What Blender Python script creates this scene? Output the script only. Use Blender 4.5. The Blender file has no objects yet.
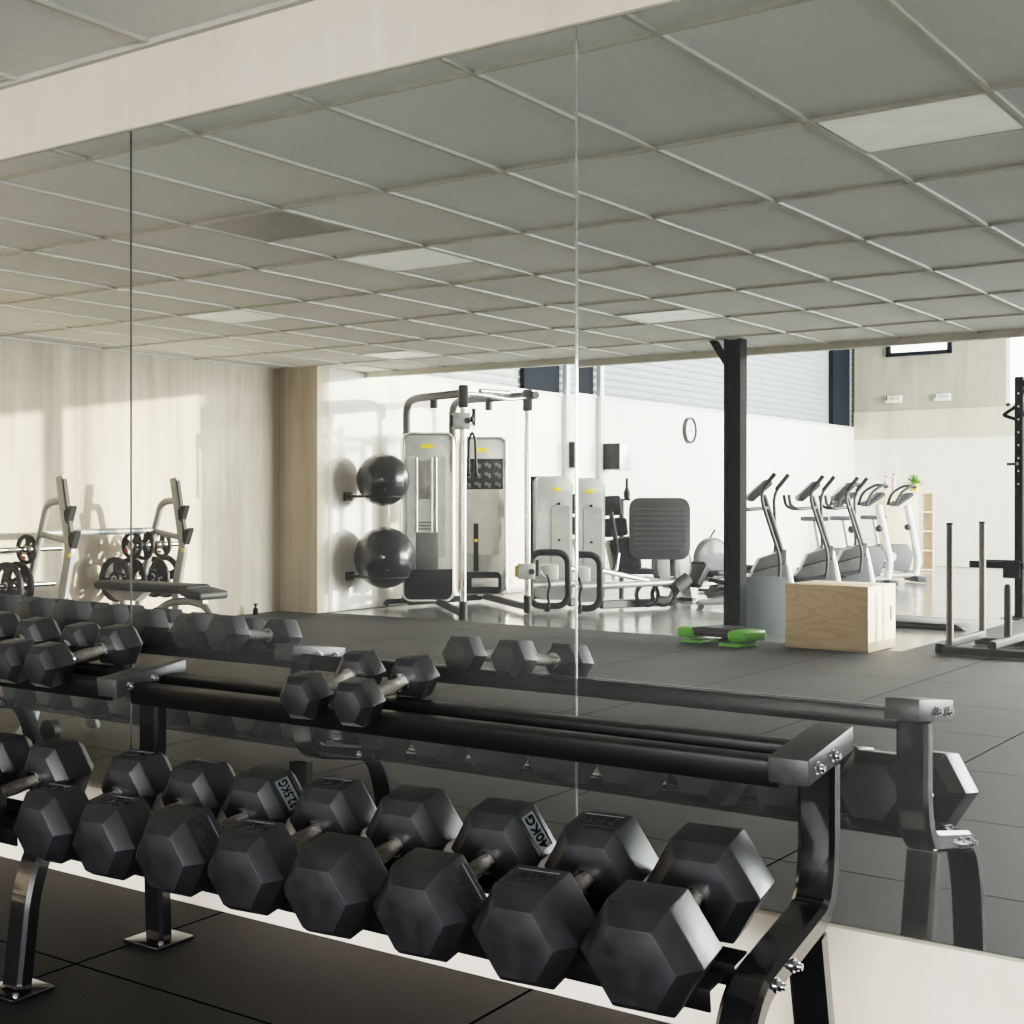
import bpy, bmesh, math, random
from mathutils import Vector, Matrix
random.seed(7)
scene = bpy.context.scene
COL = scene.collection
PI = math.pi

# ------------------------------------------------------------------ camera numbers (photo taken as 1024 x 1024)
FPX, YAW, V0, CX = 1371.8, 0.6621, 498.7, 328.1
CAM = Vector((0.0, -2.9, 1.177))
SN, CS = math.sin(YAW), math.cos(YAW)
PAN_YAW, PAN_TILT = -0.0145, -0.001        # the third mirror panel is hung slightly askew
SEAM1, SEAM2, SEAM3 = -3.006, -1.517, -0.02

def spot(u, v, t, panel=2):
    """Point of the room (given as seen in the mirror: x right, y away from the mirror, z up) at depth t on a sight line."""
    a, b = (u - CX) / FPX, (V0 - v) / FPX
    p = Vector((t * (-SN + a * CS), -2.9 + t * (CS + a * SN), t * b))
    if panel == 3:
        th, tv = -2 * PAN_YAW, -2 * PAN_TILT
        x = p.x - SEAM2
        z = p.z + tv * p.y
        p = Vector((SEAM2 + x * math.cos(th) - p.y * math.sin(th), x * math.sin(th) + p.y * math.cos(th), z))
    return Vector((p.x, p.y, p.z + 1.177))

# ------------------------------------------------------------------ materials
MATS = {}
def nd(nt, t, **kw):
    n = nt.nodes.new(t)
    for k, v in kw.items():
        setattr(n, k, v)
    return n

def base(name):
    m = bpy.data.materials.new(name); m.use_nodes = True
    nt = m.node_tree
    return m, nt, nt.nodes['Principled BSDF']

def mat(name, col, rough=0.5, metal=0.0, noise=None, bump=None, spec=0.5, stretch=(1, 1, 1), rvar=0.0, alpha=None, trans=None, coat=0.0, emit=None):
    if name in MATS: return MATS[name]
    m, nt, b = base(name)
    L = nt.links.new
    c4 = (col[0], col[1], col[2], 1)
    b.inputs['Base Color'].default_value = c4
    b.inputs['Roughness'].default_value = rough
    b.inputs['Metallic'].default_value = metal
    b.inputs['Specular IOR Level'].default_value = spec
    b.inputs['Coat Weight'].default_value = coat
    if trans: b.inputs['Transmission Weight'].default_value = trans
    if alpha: b.inputs['Alpha'].default_value = alpha
    if emit:
        b.inputs['Emission Color'].default_value = (emit[0], emit[1], emit[2], 1)
        b.inputs['Emission Strength'].default_value = emit[3]
    tc = nd(nt, 'ShaderNodeTexCoord'); mp = nd(nt, 'ShaderNodeMapping')
    mp.inputs['Scale'].default_value = stretch
    L(tc.outputs['Object'], mp.inputs['Vector'])
    sc, am = noise or (6.0, 0.12)
    n = nd(nt, 'ShaderNodeTexNoise'); n.inputs['Scale'].default_value = sc; n.inputs['Detail'].default_value = 6
    n.inputs['Roughness'].default_value = 0.65
    L(mp.outputs['Vector'], n.inputs['Vector'])
    mr = nd(nt, 'ShaderNodeMapRange')
    mr.inputs['From Min'].default_value = 0.3; mr.inputs['From Max'].default_value = 0.7
    mr.inputs['To Min'].default_value = 1 - am; mr.inputs['To Max'].default_value = 1 + am
    L(n.outputs['Fac'], mr.inputs['Value'])
    mx = nd(nt, 'ShaderNodeVectorMath', operation='SCALE')
    mx.inputs[0].default_value = col
    L(mr.outputs['Result'], mx.inputs['Scale'])
    L(mx.outputs['Vector'], b.inputs['Base Color'])
    if rvar:
        m2 = nd(nt, 'ShaderNodeMapRange')
        m2.inputs['From Min'].default_value = 0.3; m2.inputs['From Max'].default_value = 0.7
        m2.inputs['To Min'].default_value = rough - rvar; m2.inputs['To Max'].default_value = rough + rvar
        L(n.outputs['Fac'], m2.inputs['Value']); L(m2.outputs['Result'], b.inputs['Roughness'])
    if bump:
        bn = nd(nt, 'ShaderNodeTexNoise'); bn.inputs['Scale'].default_value = bump[0]; bn.inputs['Detail'].default_value = 3
        L(tc.outputs['Object'], bn.inputs['Vector'])
        bp = nd(nt, 'ShaderNodeBump'); bp.inputs['Strength'].default_value = bump[1]; bp.inputs['Distance'].default_value = 0.01
        L(bn.outputs['Fac'], bp.inputs['Height']); L(bp.outputs['Normal'], b.inputs['Normal'])
    MATS[name] = m
    return m

def grid_mat(name, col, seam_col, pitch, off, width, cellvar, rough, bumpy, speck=(60, 0.1), blotch=0.15):
    """Flat tiles: a joint line every pitch, each cell a little different."""
    m, nt, b = base(name); L = nt.links.new
    tc = nd(nt, 'ShaderNodeTexCoord'); sp = nd(nt, 'ShaderNodeSeparateXYZ'); L(tc.outputs['Object'], sp.inputs[0])
    cells, lines = [], []
    for ax in (0, 1):
        a = nd(nt, 'ShaderNodeMath', operation='SUBTRACT'); L(sp.outputs[ax], a.inputs[0]); a.inputs[1].default_value = off[ax]
        d = nd(nt, 'ShaderNodeMath', operation='DIVIDE'); L(a.outputs[0], d.inputs[0]); d.inputs[1].default_value = pitch[ax]
        fl = nd(nt, 'ShaderNodeMath', operation='FLOOR'); L(d.outputs[0], fl.inputs[0]); cells.append(fl)
        pp = nd(nt, 'ShaderNodeMath', operation='PINGPONG'); L(d.outputs[0], pp.inputs[0]); pp.inputs[1].default_value = 0.5
        lt = nd(nt, 'ShaderNodeMath', operation='LESS_THAN'); L(pp.outputs[0], lt.inputs[0]); lt.inputs[1].default_value = width / pitch[ax]
        lines.append(lt)
    cb = nd(nt, 'ShaderNodeCombineXYZ'); L(cells[0].outputs[0], cb.inputs[0]); L(cells[1].outputs[0], cb.inputs[1])
    wn = nd(nt, 'ShaderNodeTexWhiteNoise'); L(cb.outputs[0], wn.inputs['Vector'])
    mr = nd(nt, 'ShaderNodeMapRange'); L(wn.outputs['Value'], mr.inputs['Value'])
    mr.inputs['To Min'].default_value = 1 - cellvar; mr.inputs['To Max'].default_value = 1 + cellvar
    n = nd(nt, 'ShaderNodeTexNoise'); n.inputs['Scale'].default_value = speck[0]; n.inputs['Detail'].default_value = 8
    L(tc.outputs['Object'], n.inputs['Vector'])
    n2 = nd(nt, 'ShaderNodeMapRange'); L(n.outputs['Fac'], n2.inputs['Value'])
    n2.inputs['From Min'].default_value = 0.3; n2.inputs['From Max'].default_value = 0.7
    n2.inputs['To Min'].default_value = 1 - speck[1]; n2.inputs['To Max'].default_value = 1 + speck[1]
    big = nd(nt, 'ShaderNodeTexNoise'); big.inputs['Scale'].default_value = 1.7; big.inputs['Detail'].default_value = 5
    L(tc.outputs['Object'], big.inputs['Vector'])
    n3 = nd(nt, 'ShaderNodeMapRange'); L(big.outputs['Fac'], n3.inputs['Value'])
    n3.inputs['From Min'].default_value = 0.3; n3.inputs['From Max'].default_value = 0.7
    n3.inputs['To Min'].default_value = 1 - blotch; n3.inputs['To Max'].default_value = 1 + blotch
    p = nd(nt, 'ShaderNodeMath', operation='MULTIPLY'); L(mr.outputs[0], p.inputs[0]); L(n2.outputs[0], p.inputs[1])
    q = nd(nt, 'ShaderNodeMath', operation='MULTIPLY'); L(p.outputs[0], q.inputs[0]); L(n3.outputs[0], q.inputs[1])
    sc = nd(nt, 'ShaderNodeVectorMath', operation='SCALE'); sc.inputs[0].default_value = col; L(q.outputs[0], sc.inputs['Scale'])
    mxl = nd(nt, 'ShaderNodeMath', operation='MAXIMUM'); L(lines[0].outputs[0], mxl.inputs[0]); L(lines[1].outputs[0], mxl.inputs[1])
    mix = nd(nt, 'ShaderNodeMix', data_type='RGBA'); L(mxl.outputs[0], mix.inputs['Factor'])
    L(sc.outputs['Vector'], mix.inputs['A']); mix.inputs['B'].default_value = (*seam_col, 1)
    L(mix.outputs['Result'], b.inputs['Base Color'])
    b.inputs['Roughness'].default_value = rough
    sl = nd(nt, 'ShaderNodeMapRange'); L(mxl.outputs[0], sl.inputs['Value']); sl.inputs['To Min'].default_value = 0.35; sl.inputs['To Max'].default_value = 0.0
    L(sl.outputs[0], b.inputs['Specular IOR Level'])
    if bumpy:
        bp = nd(nt, 'ShaderNodeBump'); bp.inputs['Strength'].default_value = bumpy; bp.inputs['Distance'].default_value = 0.01
        L(n.outputs['Fac'], bp.inputs['Height']); L(bp.outputs['Normal'], b.inputs['Normal'])
    MATS[name] = m
    return m

def concrete_mat(name, lo, hi, scale=(1.3, 1.3, 0.35), rough=0.75):
    m, nt, b = base(name); L = nt.links.new
    tc = nd(nt, 'ShaderNodeTexCoord'); mp = nd(nt, 'ShaderNodeMapping'); mp.inputs['Scale'].default_value = scale
    L(tc.outputs['Object'], mp.inputs['Vector'])
    n = nd(nt, 'ShaderNodeTexNoise'); n.inputs['Scale'].default_value = 1.6; n.inputs['Detail'].default_value = 10; n.inputs['Roughness'].default_value = 0.62
    n.inputs['Distortion'].default_value = 0.5
    L(mp.outputs['Vector'], n.inputs['Vector'])
    mp2 = nd(nt, 'ShaderNodeMapping'); mp2.inputs['Scale'].default_value = (14, 14, 0.5); L(tc.outputs['Object'], mp2.inputs['Vector'])
    s = nd(nt, 'ShaderNodeTexNoise'); s.inputs['Scale'].default_value = 1.0; s.inputs['Detail'].default_value = 4
    L(mp2.outputs['Vector'], s.inputs['Vector'])
    ad = nd(nt, 'ShaderNodeMath', operation='MULTIPLY_ADD'); L(s.outputs['Fac'], ad.inputs[0]); ad.inputs[1].default_value = 0.5; L(n.outputs['Fac'], ad.inputs[2])
    r = nd(nt, 'ShaderNodeValToRGB'); L(ad.outputs[0], r.inputs[0])
    r.color_ramp.elements[0].position = 0.52; r.color_ramp.elements[0].color = (*lo, 1)
    r.color_ramp.elements[1].position = 0.95; r.color_ramp.elements[1].color = (*hi, 1)
    L(r.outputs[0], b.inputs['Base Color']); b.inputs['Roughness'].default_value = rough
    bp = nd(nt, 'ShaderNodeBump'); bp.inputs['Strength'].default_value = 0.12; bp.inputs['Distance'].default_value = 0.02
    L(n.outputs['Fac'], bp.inputs['Height']); L(bp.outputs['Normal'], b.inputs['Normal'])
    MATS[name] = m
    return m

def plywood_mat():
    m, nt, b = base('pale plywood'); L = nt.links.new
    tc = nd(nt, 'ShaderNodeTexCoord'); mp = nd(nt, 'ShaderNodeMapping'); mp.inputs['Scale'].default_value = (1.6, 2.2, 4.2)
    L(tc.outputs['Object'], mp.inputs['Vector'])
    n = nd(nt, 'ShaderNodeTexNoise'); n.inputs['Scale'].default_value = 1.1; n.inputs['Detail'].default_value = 2; n.inputs['Distortion'].default_value = 1.2
    L(mp.outputs['Vector'], n.inputs['Vector'])
    w = nd(nt, 'ShaderNodeMath', operation='MULTIPLY'); L(n.outputs['Fac'], w.inputs[0]); w.inputs[1].default_value = 6.0
    fr = nd(nt, 'ShaderNodeMath', operation='PINGPONG'); L(w.outputs[0], fr.inputs[0]); fr.inputs[1].default_value = 0.5
    r = nd(nt, 'ShaderNodeValToRGB'); L(fr.outputs[0], r.inputs[0])
    r.color_ramp.elements[0].color = (0.70, 0.52, 0.33, 1); r.color_ramp.elements[1].color = (0.78, 0.62, 0.43, 1)
    r.color_ramp.elements[1].position = 0.3
    L(r.outputs[0], b.inputs['Base Color']); b.inputs['Roughness'].default_value = 0.6
    MATS['ply'] = m
    return m

def mirror_mat():
    m = bpy.data.materials.new('silvered mirror glass'); m.use_nodes = True
    nt = m.node_tree; nt.nodes.clear(); L = nt.links.new
    g = nd(nt, 'ShaderNodeBsdfGlossy'); g.inputs['Roughness'].default_value = 0.0; g.inputs['Color'].default_value = (0.80, 0.82, 0.785, 1)
    d = nd(nt, 'ShaderNodeBsdfDiffuse')
    tc = nd(nt, 'ShaderNodeTexCoord'); n = nd(nt, 'ShaderNodeTexNoise'); n.inputs['Scale'].default_value = 3.0; n.inputs['Detail'].default_value = 4
    L(tc.outputs['Object'], n.inputs['Vector'])
    mr = nd(nt, 'ShaderNodeMapRange'); L(n.outputs['Fac'], mr.inputs['Value']); mr.inputs['To Min'].default_value = 0.5; mr.inputs['To Max'].default_value = 0.8
    L(mr.outputs[0], d.inputs['Color'])
    mx = nd(nt, 'ShaderNodeMixShader'); mx.inputs[0].default_value = MIRROR_HAZE
    L(g.outputs[0], mx.inputs[1]); L(d.outputs[0], mx.inputs[2])
    o = nd(nt, 'ShaderNodeOutputMaterial'); L(mx.outputs[0], o.inputs['Surface'])
    return m
MIRROR_HAZE = 0.045  # diffuse share mixed in to veil the reflections and lift their blacks

RUBBER = mat('black dumbbell rubber', (0.0165, 0.017, 0.019), 0.40, spec=0.52, noise=(11, 0.5), bump=(180, 0.05), rvar=0.11)
RECESS = mat('sunk label field', (0.014, 0.014, 0.015), 0.5)
LETTER = mat('moulded letters', (0.004, 0.005, 0.007), 0.8, spec=0.1)
LABELPALE = mat('pale label field', (0.12, 0.13, 0.14), 0.45)
CHROME = mat('worn chrome', (0.80, 0.79, 0.77), 0.16, 1.0, noise=(40, 0.1))
KNURL = mat('knurled handle steel', (0.25, 0.235, 0.21), 0.42, 1.0, noise=(120, 0.35), bump=(600, 0.5))
BLACKGLOSS = mat('black powder coat', (0.008, 0.008, 0.0095), 0.2, noise=(20, 0.1), coat=0.6)
BLACKRAIL = mat('black rail paint', (0.005, 0.005, 0.0055), 0.34, noise=(25, 0.3), spec=0.32)
GRAPHITE = mat('graphite metallic paint', (0.07, 0.07, 0.07), 0.45, 0.6, noise=(30, 0.2), rvar=0.06)
ZINC = mat('zinc bolt', (0.75, 0.76, 0.8), 0.18, 1.0)
SILVER = mat('silver machine paint', (0.55, 0.56, 0.56), 0.35, 0.55)
SILVERTUBE = mat('polished tube', (0.75, 0.75, 0.74), 0.22, 0.9)
GREYTUBE = mat('dark grey tube paint', (0.055, 0.058, 0.062), 0.55, 0.0, spec=0.22)
SATIN = mat('satin grey tube', (0.27, 0.285, 0.285), 0.42, 0.2)
SHROUD = mat('pale grey shroud', (0.50, 0.51, 0.50), 0.35, 0.2)
CLEARPANEL = mat('frosted stack cover', (0.48, 0.48, 0.46), 0.22, 0.25)
STACK = mat('weight stack steel', (0.12, 0.12, 0.12), 0.4, 0.4)
DARKPLASTIC = mat('black plastic', (0.015, 0.016, 0.0175), 0.5, spec=0.25)
UPHOLSTERY = mat('black upholstery', (0.016, 0.018, 0.021), 0.55, bump=(90, 0.1), spec=0.25)
WHITEPLASTIC = mat('white plastic', (0.75, 0.75, 0.73), 0.35)
GREYPLASTIC = mat('mid grey plastic', (0.12, 0.122, 0.124), 0.5, spec=0.3)
YELLOW = mat('yellow badge', (0.85, 0.62, 0.05), 0.4)
RED = mat('red badge', (0.7, 0.06, 0.03), 0.4)
GREEN = mat('lime green plastic', (0.16, 0.62, 0.05), 0.4)
IRON = mat('black iron plate', (0.013, 0.013, 0.014), 0.5, noise=(30, 0.2), spec=0.25)
BALLRUB = mat('glossy black vinyl', (0.012, 0.013, 0.015), 0.22, bump=(30, 0.02))
SCREEN = mat('console screen', (0.10, 0.13, 0.17), 0.25)
BLUEMAT = mat('blue grey foam', (0.10, 0.13, 0.15), 0.45)
WOOD = mat('light beech board', (0.62, 0.47, 0.33), 0.5, noise=(4, 0.15), stretch=(1, 1, 8))
LEAF = mat('leaf green', (0.14, 0.30, 0.06), 0.5)
POT = mat('ochre pot', (0.7, 0.48, 0.12), 0.5)
STEELCOL = mat('black steel column', (0.006, 0.0065, 0.007), 0.85, spec=0.08)
NAVY = mat('dark blue steel', (0.004, 0.007, 0.012), 0.8, spec=0.05)
PLY = plywood_mat()
WALLPAINT = concrete_mat('painted mirror wall', (0.77, 0.67, 0.56), (0.88, 0.80, 0.70), (1.0, 1, 1.6))
CONCRETE = concrete_mat('beige concrete', (0.42, 0.355, 0.275), (0.66, 0.58, 0.475))
WHITEWALL = concrete_mat('white plaster', (0.72, 0.68, 0.61), (0.83, 0.80, 0.74))
UPPERWALL = concrete_mat('grey beige panel', (0.29, 0.265, 0.22), (0.40, 0.37, 0.315))
FASCIA = concrete_mat('cream fascia', (0.46, 0.41, 0.33), (0.58, 0.53, 0.44))
GRIDBAR = mat('ceiling grid bar', (0.54, 0.53, 0.48), 0.5)
TILE = grid_mat('ceiling tile', (0.79, 0.80, 0.78), (0.40, 0.40, 0.38), (0.6, 1.2), (-2.922, -0.8465), 0.004, 0.07, 0.85, 0.06, (40, 0.04), 0.04)
RUBBERFLOOR = grid_mat('black rubber floor tile', (0.021, 0.020, 0.0185), (0.004, 0.004, 0.004), (1.0, 1.0), (-2.638, -0.555), 0.0042, 0.16, 0.66, 0.35, (160, 0.28))
RESIN = mat('grey resin floor', (0.20, 0.198, 0.19), 0.15, noise=(1.2, 0.12), rvar=0.05)
LIGHTDIFF = mat('light diffuser', (0.88, 0.88, 0.86), 0.4, emit=(1.0, 1.0, 0.94, 0.10))  # slight emission added so the unlit diffusers read paler than the tiles
DARKDIFF = mat('dim diffuser', (0.30, 0.30, 0.29), 0.4)
EDGEGLINT = mat('polished glass edge', (0.8, 0.86, 0.84), 0.08, 0.9)
SEAMDARK = mat('dark joint', (0.05, 0.055, 0.055), 0.4)
BRASS = mat('pale mirror channel', (0.55, 0.52, 0.42), 0.35, 0.6)
CLADDING = mat('ribbed grey sheet', (0.22, 0.25, 0.26), 0.5, 0.0, spec=0.3)
WINGLASS = mat('bright window pane', (0.9, 0.9, 0.9), 0.1, emit=(1.0, 0.96, 0.86, 3.0))
MIRROR = mirror_mat()

# ------------------------------------------------------------------ mesh builder
def fillet(path, r, n=6):
    P = [Vector(p) for p in path]
    if r <= 0 or len(P) < 3: return P
    out = [P[0]]
    for i in range(1, len(P) - 1):
        a, b, c = P[i - 1], P[i], P[i + 1]
        d1, d2 = (a - b), (c - b)
        k = min(r, d1.length * 0.48, d2.length * 0.48)
        s, e = b + d1.normalized() * k, b + d2.normalized() * k
        for j in range(n + 1):
            t = j / n
            out.append(s * (1 - t) ** 2 + b * 2 * t * (1 - t) + e * t * t)
    out.append(P[-1])
    return out

class MB:
    def __init__(self): self.bm = bmesh.new()
    def face(self, vs):
        try: return self.bm.faces.new(vs)
        except ValueError: return None
    def box(self, c, s, bev=0.0, M=None, seg=2):
        r = bmesh.ops.create_cube(self.bm, size=1.0)
        vs = r['verts']
        bmesh.ops.scale(self.bm, vec=Vector(s), verts=vs)
        if bev:
            es = list({e for v in vs for e in v.link_edges})
            r2 = bmesh.ops.bevel(self.bm, geom=es, offset=bev, segments=seg, profile=0.5, affect='EDGES', clamp_overlap=True)
            vs = list({v for f in r2['faces'] for v in f.verts} | {v for v in vs if v.is_valid})
        T = Matrix.Translation(Vector(c))
        if M is not None: T = T @ M.to_4x4()
        bmesh.ops.transform(self.bm, matrix=T, verts=vs)
        return self
    def cyl(self, p0, p1, r0, r1=None, n=20, cap=True):
        p0, p1 = Vector(p0), Vector(p1); r1 = r0 if r1 is None else r1
        z = (p1 - p0).normalized(); x = z.orthogonal().normalized(); y = z.cross(x)
        A = [self.bm.verts.new(p0 + (x * math.cos(2 * PI * i / n) + y * math.sin(2 * PI * i / n)) * r0) for i in range(n)]
        B = [self.bm.verts.new(p1 + (x * math.cos(2 * PI * i / n) + y * math.sin(2 * PI * i / n)) * r1) for i in range(n)]
        for i in range(n): self.face([A[i], A[(i + 1) % n], B[(i + 1) % n], B[i]])
        if cap: self.face(A[::-1]); self.face(B)
        return self
    def tube(self, path, r, n=12, fil=0.0, fn=6, flat=None, closed=False, rads=None):
        P = fillet(path, fil, fn)
        if flat is not None: w, h, nrm = flat[0], flat[1], Vector(flat[2]).normalized()
        rings = []; m = len(P); x = None
        for i, p in enumerate(P):
            if closed: t = (P[(i + 1) % m] - P[i - 1])
            else: t = (P[min(i + 1, m - 1)] - P[max(i - 1, 0)])
            t.normalize()
            if flat is not None:
                a = nrm; b = t.cross(a).normalized()
                c = min(w, h) * 0.18
                pts = [(w/2-c, h/2), (w/2, h/2-c), (w/2, -h/2+c), (w/2-c, -h/2), (-w/2+c, -h/2), (-w/2, -h/2+c), (-w/2, h/2-c), (-w/2+c, h/2)]
                rings.append([self.bm.verts.new(p + a * q[0] + b * q[1]) for q in pts])
            else:
                if x is None: x = t.orthogonal().normalized()
                x = (x - t * x.dot(t)).normalized(); y = t.cross(x)
                rr = rads[i] if rads else r
                rings.append([self.bm.verts.new(p + (x * math.cos(2 * PI * k / n) + y * math.sin(2 * PI * k / n)) * rr) for k in range(n)])
        k = len(rings[0])
        rng = range(m) if closed else range(m - 1)
        for i in rng:
            A, B = rings[i], rings[(i + 1) % m]
            for j in range(k): self.face([A[j], A[(j + 1) % k], B[(j + 1) % k], B[j]])
        if not closed: self.face(rings[0][::-1]); self.face(rings[-1])
        return self
    def prism(self, pts, d0, d1, o=(0, 0, 0), ax=(1, 0, 0), up=(0, 0, 1), bev=0.0):
        """Outline pts (a, b) in the plane ax, up; thickness from d0 to d1 along their cross product."""
        ax, up, o = Vector(ax).normalized(), Vector(up).normalized(), Vector(o); nrm = ax.cross(up)
        A = [self.bm.verts.new(o + ax * p[0] + up * p[1] + nrm * d0) for p in pts]
        B = [self.bm.verts.new(o + ax * p[0] + up * p[1] + nrm * d1) for p in pts]
        n = len(pts); fs = []
        for i in range(n): fs.append(self.face([A[i], A[(i + 1) % n], B[(i + 1) % n], B[i]]))
        fa, fb = self.face(A[::-1]), self.face(B)
        if bev:
            es = list(set(fa.edges) | set(fb.edges))
            bmesh.ops.bevel(self.bm, geom=es, offset=bev, segments=2, profile=0.5, affect='EDGES', clamp_overlap=True)
        return self
    def sphere(self, c, r, n=24, sc=(1, 1, 1)):
        q = bmesh.ops.create_uvsphere(self.bm, u_segments=n, v_segments=n // 2 + 2, radius=r)
        bmesh.ops.scale(self.bm, vec=Vector(sc), verts=q['verts'])
        bmesh.ops.translate(self.bm, vec=Vector(c), verts=q['verts'])
        return self
    def lathe(self, prof, o=(0, 0, 0), axis=(0, 0, 1), n=32):
        z = Vector(axis).normalized(); x = z.orthogonal().normalized(); y = z.cross(x); o = Vector(o)
        rings = []
        for r, h in prof:
            if r < 1e-6: rings.append([self.bm.verts.new(o + z * h)])
            else: rings.append([self.bm.verts.new(o + z * h + (x * math.cos(2 * PI * i / n) + y * math.sin(2 * PI * i / n)) * r) for i in range(n)])
        for A, B in zip(rings, rings[1:]):
            for i in range(n):
                j = (i + 1) % n
                if len(A) == 1 and len(B) > 1: self.face([A[0], B[j], B[i]])
                elif len(B) == 1 and len(A) > 1: self.face([A[i], A[j], B[0]])
                elif len(A) > 1: self.face([A[i], A[j], B[j], B[i]])
        return self

def link(name, mb, m, parent=None, flip=False, smooth=32):
    bm = mb.bm
    if flip:
        for v in bm.verts: v.co.y = -v.co.y
    bmesh.ops.recalc_face_normals(bm, faces=bm.faces[:])
    me = bpy.data.meshes.new(name); bm.to_mesh(me); bm.free()
    for ml in (m if isinstance(m, (list, tuple)) else [m]): me.materials.append(ml)
    me.polygons.foreach_set('use_smooth', [True] * len(me.polygons))
    me.set_sharp_from_angle(angle=math.radians(smooth))
    o = bpy.data.objects.new(name, me); COL.objects.link(o)
    if parent is not None: o.parent = parent
    return o

def tag(o, label, cat, group=None):
    o['label'] = label; o['category'] = cat
    if group: o['group'] = group
    return o

def thing(name, label, cat, loc=(0, 0, 0), rz=0.0, group=None, flip=False):
    """An Empty at the thing's base. With flip, loc / rz are given as seen in the mirror."""
    e = bpy.data.objects.new(name, None); COL.objects.link(e); e.empty_display_size = 0.1
    e.location = (loc[0], -loc[1], loc[2]) if flip else loc
    e.rotation_euler = (0, 0, -rz if flip else rz)
    return tag(e, label, cat, group)

def part(name, mb, m, parent, flip=False, label=None, smooth=32):
    o = link(name, mb, m, parent, flip, smooth)
    if label: o['label'] = label
    return o

def struct(name, mb, m, parent=None, label=None):
    o = link(name, mb, m, parent)
    if parent is None:
        o['kind'] = 'structure'
        if label: o['label'] = label
    return o

def bx(x0, x1, y0, y1, z0, z1, bev=0.0):
    return MB().box(((x0 + x1) / 2, (y0 + y1) / 2, (z0 + z1) / 2), (abs(x1 - x0), abs(y1 - y0), abs(z1 - z0)), bev)

def copy_tree(o, parent=None):
    c = o.copy(); COL.objects.link(c)
    if parent is not None: c.parent = parent
    for ch in list(o.children): copy_tree(ch, c)
    return c

def text_mesh(txt, size, extrude=0.0008):
    cu = bpy.data.curves.new('lettering', 'FONT'); cu.body = txt; cu.size = size; cu.extrude = extrude
    cu.align_x = 'CENTER'; cu.align_y = 'CENTER'; cu.offset = 0.0005
    t = bpy.data.objects.new('lettering', cu); COL.objects.link(t)
    dg = bpy.context.evaluated_depsgraph_get()
    me = bpy.data.meshes.new_from_object(t.evaluated_get(dg))
    bpy.data.objects.remove(t); bpy.data.curves.remove(cu)
    return me

# ================================================================== SETTING
XL, XR, YB, ZC, ZH = -9.25, 6.0, -23.4, 2.533, 5.6
XW = -8.75                                      # wall of the bright hall
YE = -9.05                                      # where the low ceiling ends
YM = -8.3                                       # where the rubber floor ends
fl = MB()
fl.box(((XL + XR) / 2, YM / 2 + 0.1, -0.05), (XR - XL + 0.4, -YM + 0.2, 0.1))
fl.box(((-3.3 + XR) / 2, (YM + YB) / 2, -0.05), (XR + 3.3, YM - YB, 0.1))
struct('floor', fl, RUBBERFLOOR)
struct('floor_hall', bx(XL - 0.2, -3.3, YB - 0.2, YM, -0.1, -0.006), RESIN)
struct('wall_mirror', bx(XL - 0.2, XR + 0.2, 0.0, 0.2, 0, ZH), WALLPAINT)
struct('wall_left', bx(XL - 0.2, XL, YM + 0.14, 0.0, 0, ZC + 0.1), CONCRETE)
struct('wall_left_step', bx(XL - 0.2, XW, YM - 0.06, YM + 0.14, 0, ZC + 0.1), CONCRETE)
struct('wall_hall', bx(XW - 0.2, XW, YB, YM - 0.06, 0, 2.55), WHITEWALL)
# ribbed sheet above the white wall
cl = MB(); z = 2.55
prof = []
while z < ZH:
    prof += [(0.0, z), (0.0, z + 0.055), (0.014, z + 0.068), (0.014, z + 0.085)]; z += 0.098
A = [cl.bm.verts.new((XW - 0.06 + p[0], YB, p[1])) for p in prof]; B = [cl.bm.verts.new((XW - 0.06 + p[0], YE, p[1])) for p in prof]
for i in range(len(prof) - 1): cl.face([A[i], A[i + 1], B[i + 1], B[i]])
struct('wall_hall_upper', cl, CLADDING)
struct('trim_1', bx(XW - 0.1, XW + 0.02, YB, YE, 2.53, 2.57), GRIDBAR)
struct('trim_2', bx(XW - 0.05, XW + 0.01, -13.30, -12.38, 2.57, ZH), NAVY)
struct('trim_3', bx(XW - 0.05, XW + 0.03, -23.05, -22.18, 2.57, ZH), NAVY)
# back wall of the hall with its high window and the glazed part right of it
bw = MB()
bw.box(((XW + XR) / 2, YB - 0.1, 1.165), (XR - XW, 0.2, 2.33))
struct('wall_back', bw, WHITEWALL)
struct('wall_back_band', bx(XW, XR, YB - 0.2, YB + 0.03, 2.33, 2.85), FASCIA)
uw = MB()
uw.box(((XW - 8.16) / 2, YB - 0.1, 4.22), (-8.16 - XW, 0.2, 2.74))
uw.box(((-8.16 - 7.02) / 2, YB - 0.1, 3.35), (1.14, 0.2, 1.0))
uw.box(((-8.16 - 7.02) / 2, YB - 0.1, 4.95), (1.14, 0.2, 1.30))
uw.box(((-7.02 - 6.12) / 2, YB - 0.1, 4.22), (0.90, 0.2, 2.74))
struct('wall_back_upper', uw, UPPERWALL)
wf = MB()
for a in ((-8.16, -8.09, 3.85, 4.30), (-7.09, -7.02, 3.85, 4.30), (-8.16, -7.02, 3.85, 3.92), (-8.16, -7.02, 4.23, 4.30)):
    wf.box(((a[0] + a[1]) / 2, YB + 0.01, (a[2] + a[3]) / 2), (a[1] - a[0], 0.10, a[3] - a[2]))
w1 = struct('window_1', wf, NAVY)
struct('pane', bx(-8.09, -7.09, YB - 0.05, YB - 0.03, 3.92, 4.23), WINGLASS, w1)
wf = MB()
for x in (-6.12, -3.1, -0.1, 2.9, 5.9): wf.box((x + 0.03, YB - 0.05, 4.22), (0.07, 0.1, 2.74))
wf.box(((-6.12 + XR) / 2, YB - 0.05, 2.88), (XR + 6.12, 0.1, 0.06))
w2 = struct('window_2', wf, WHITEPLASTIC)
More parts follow.
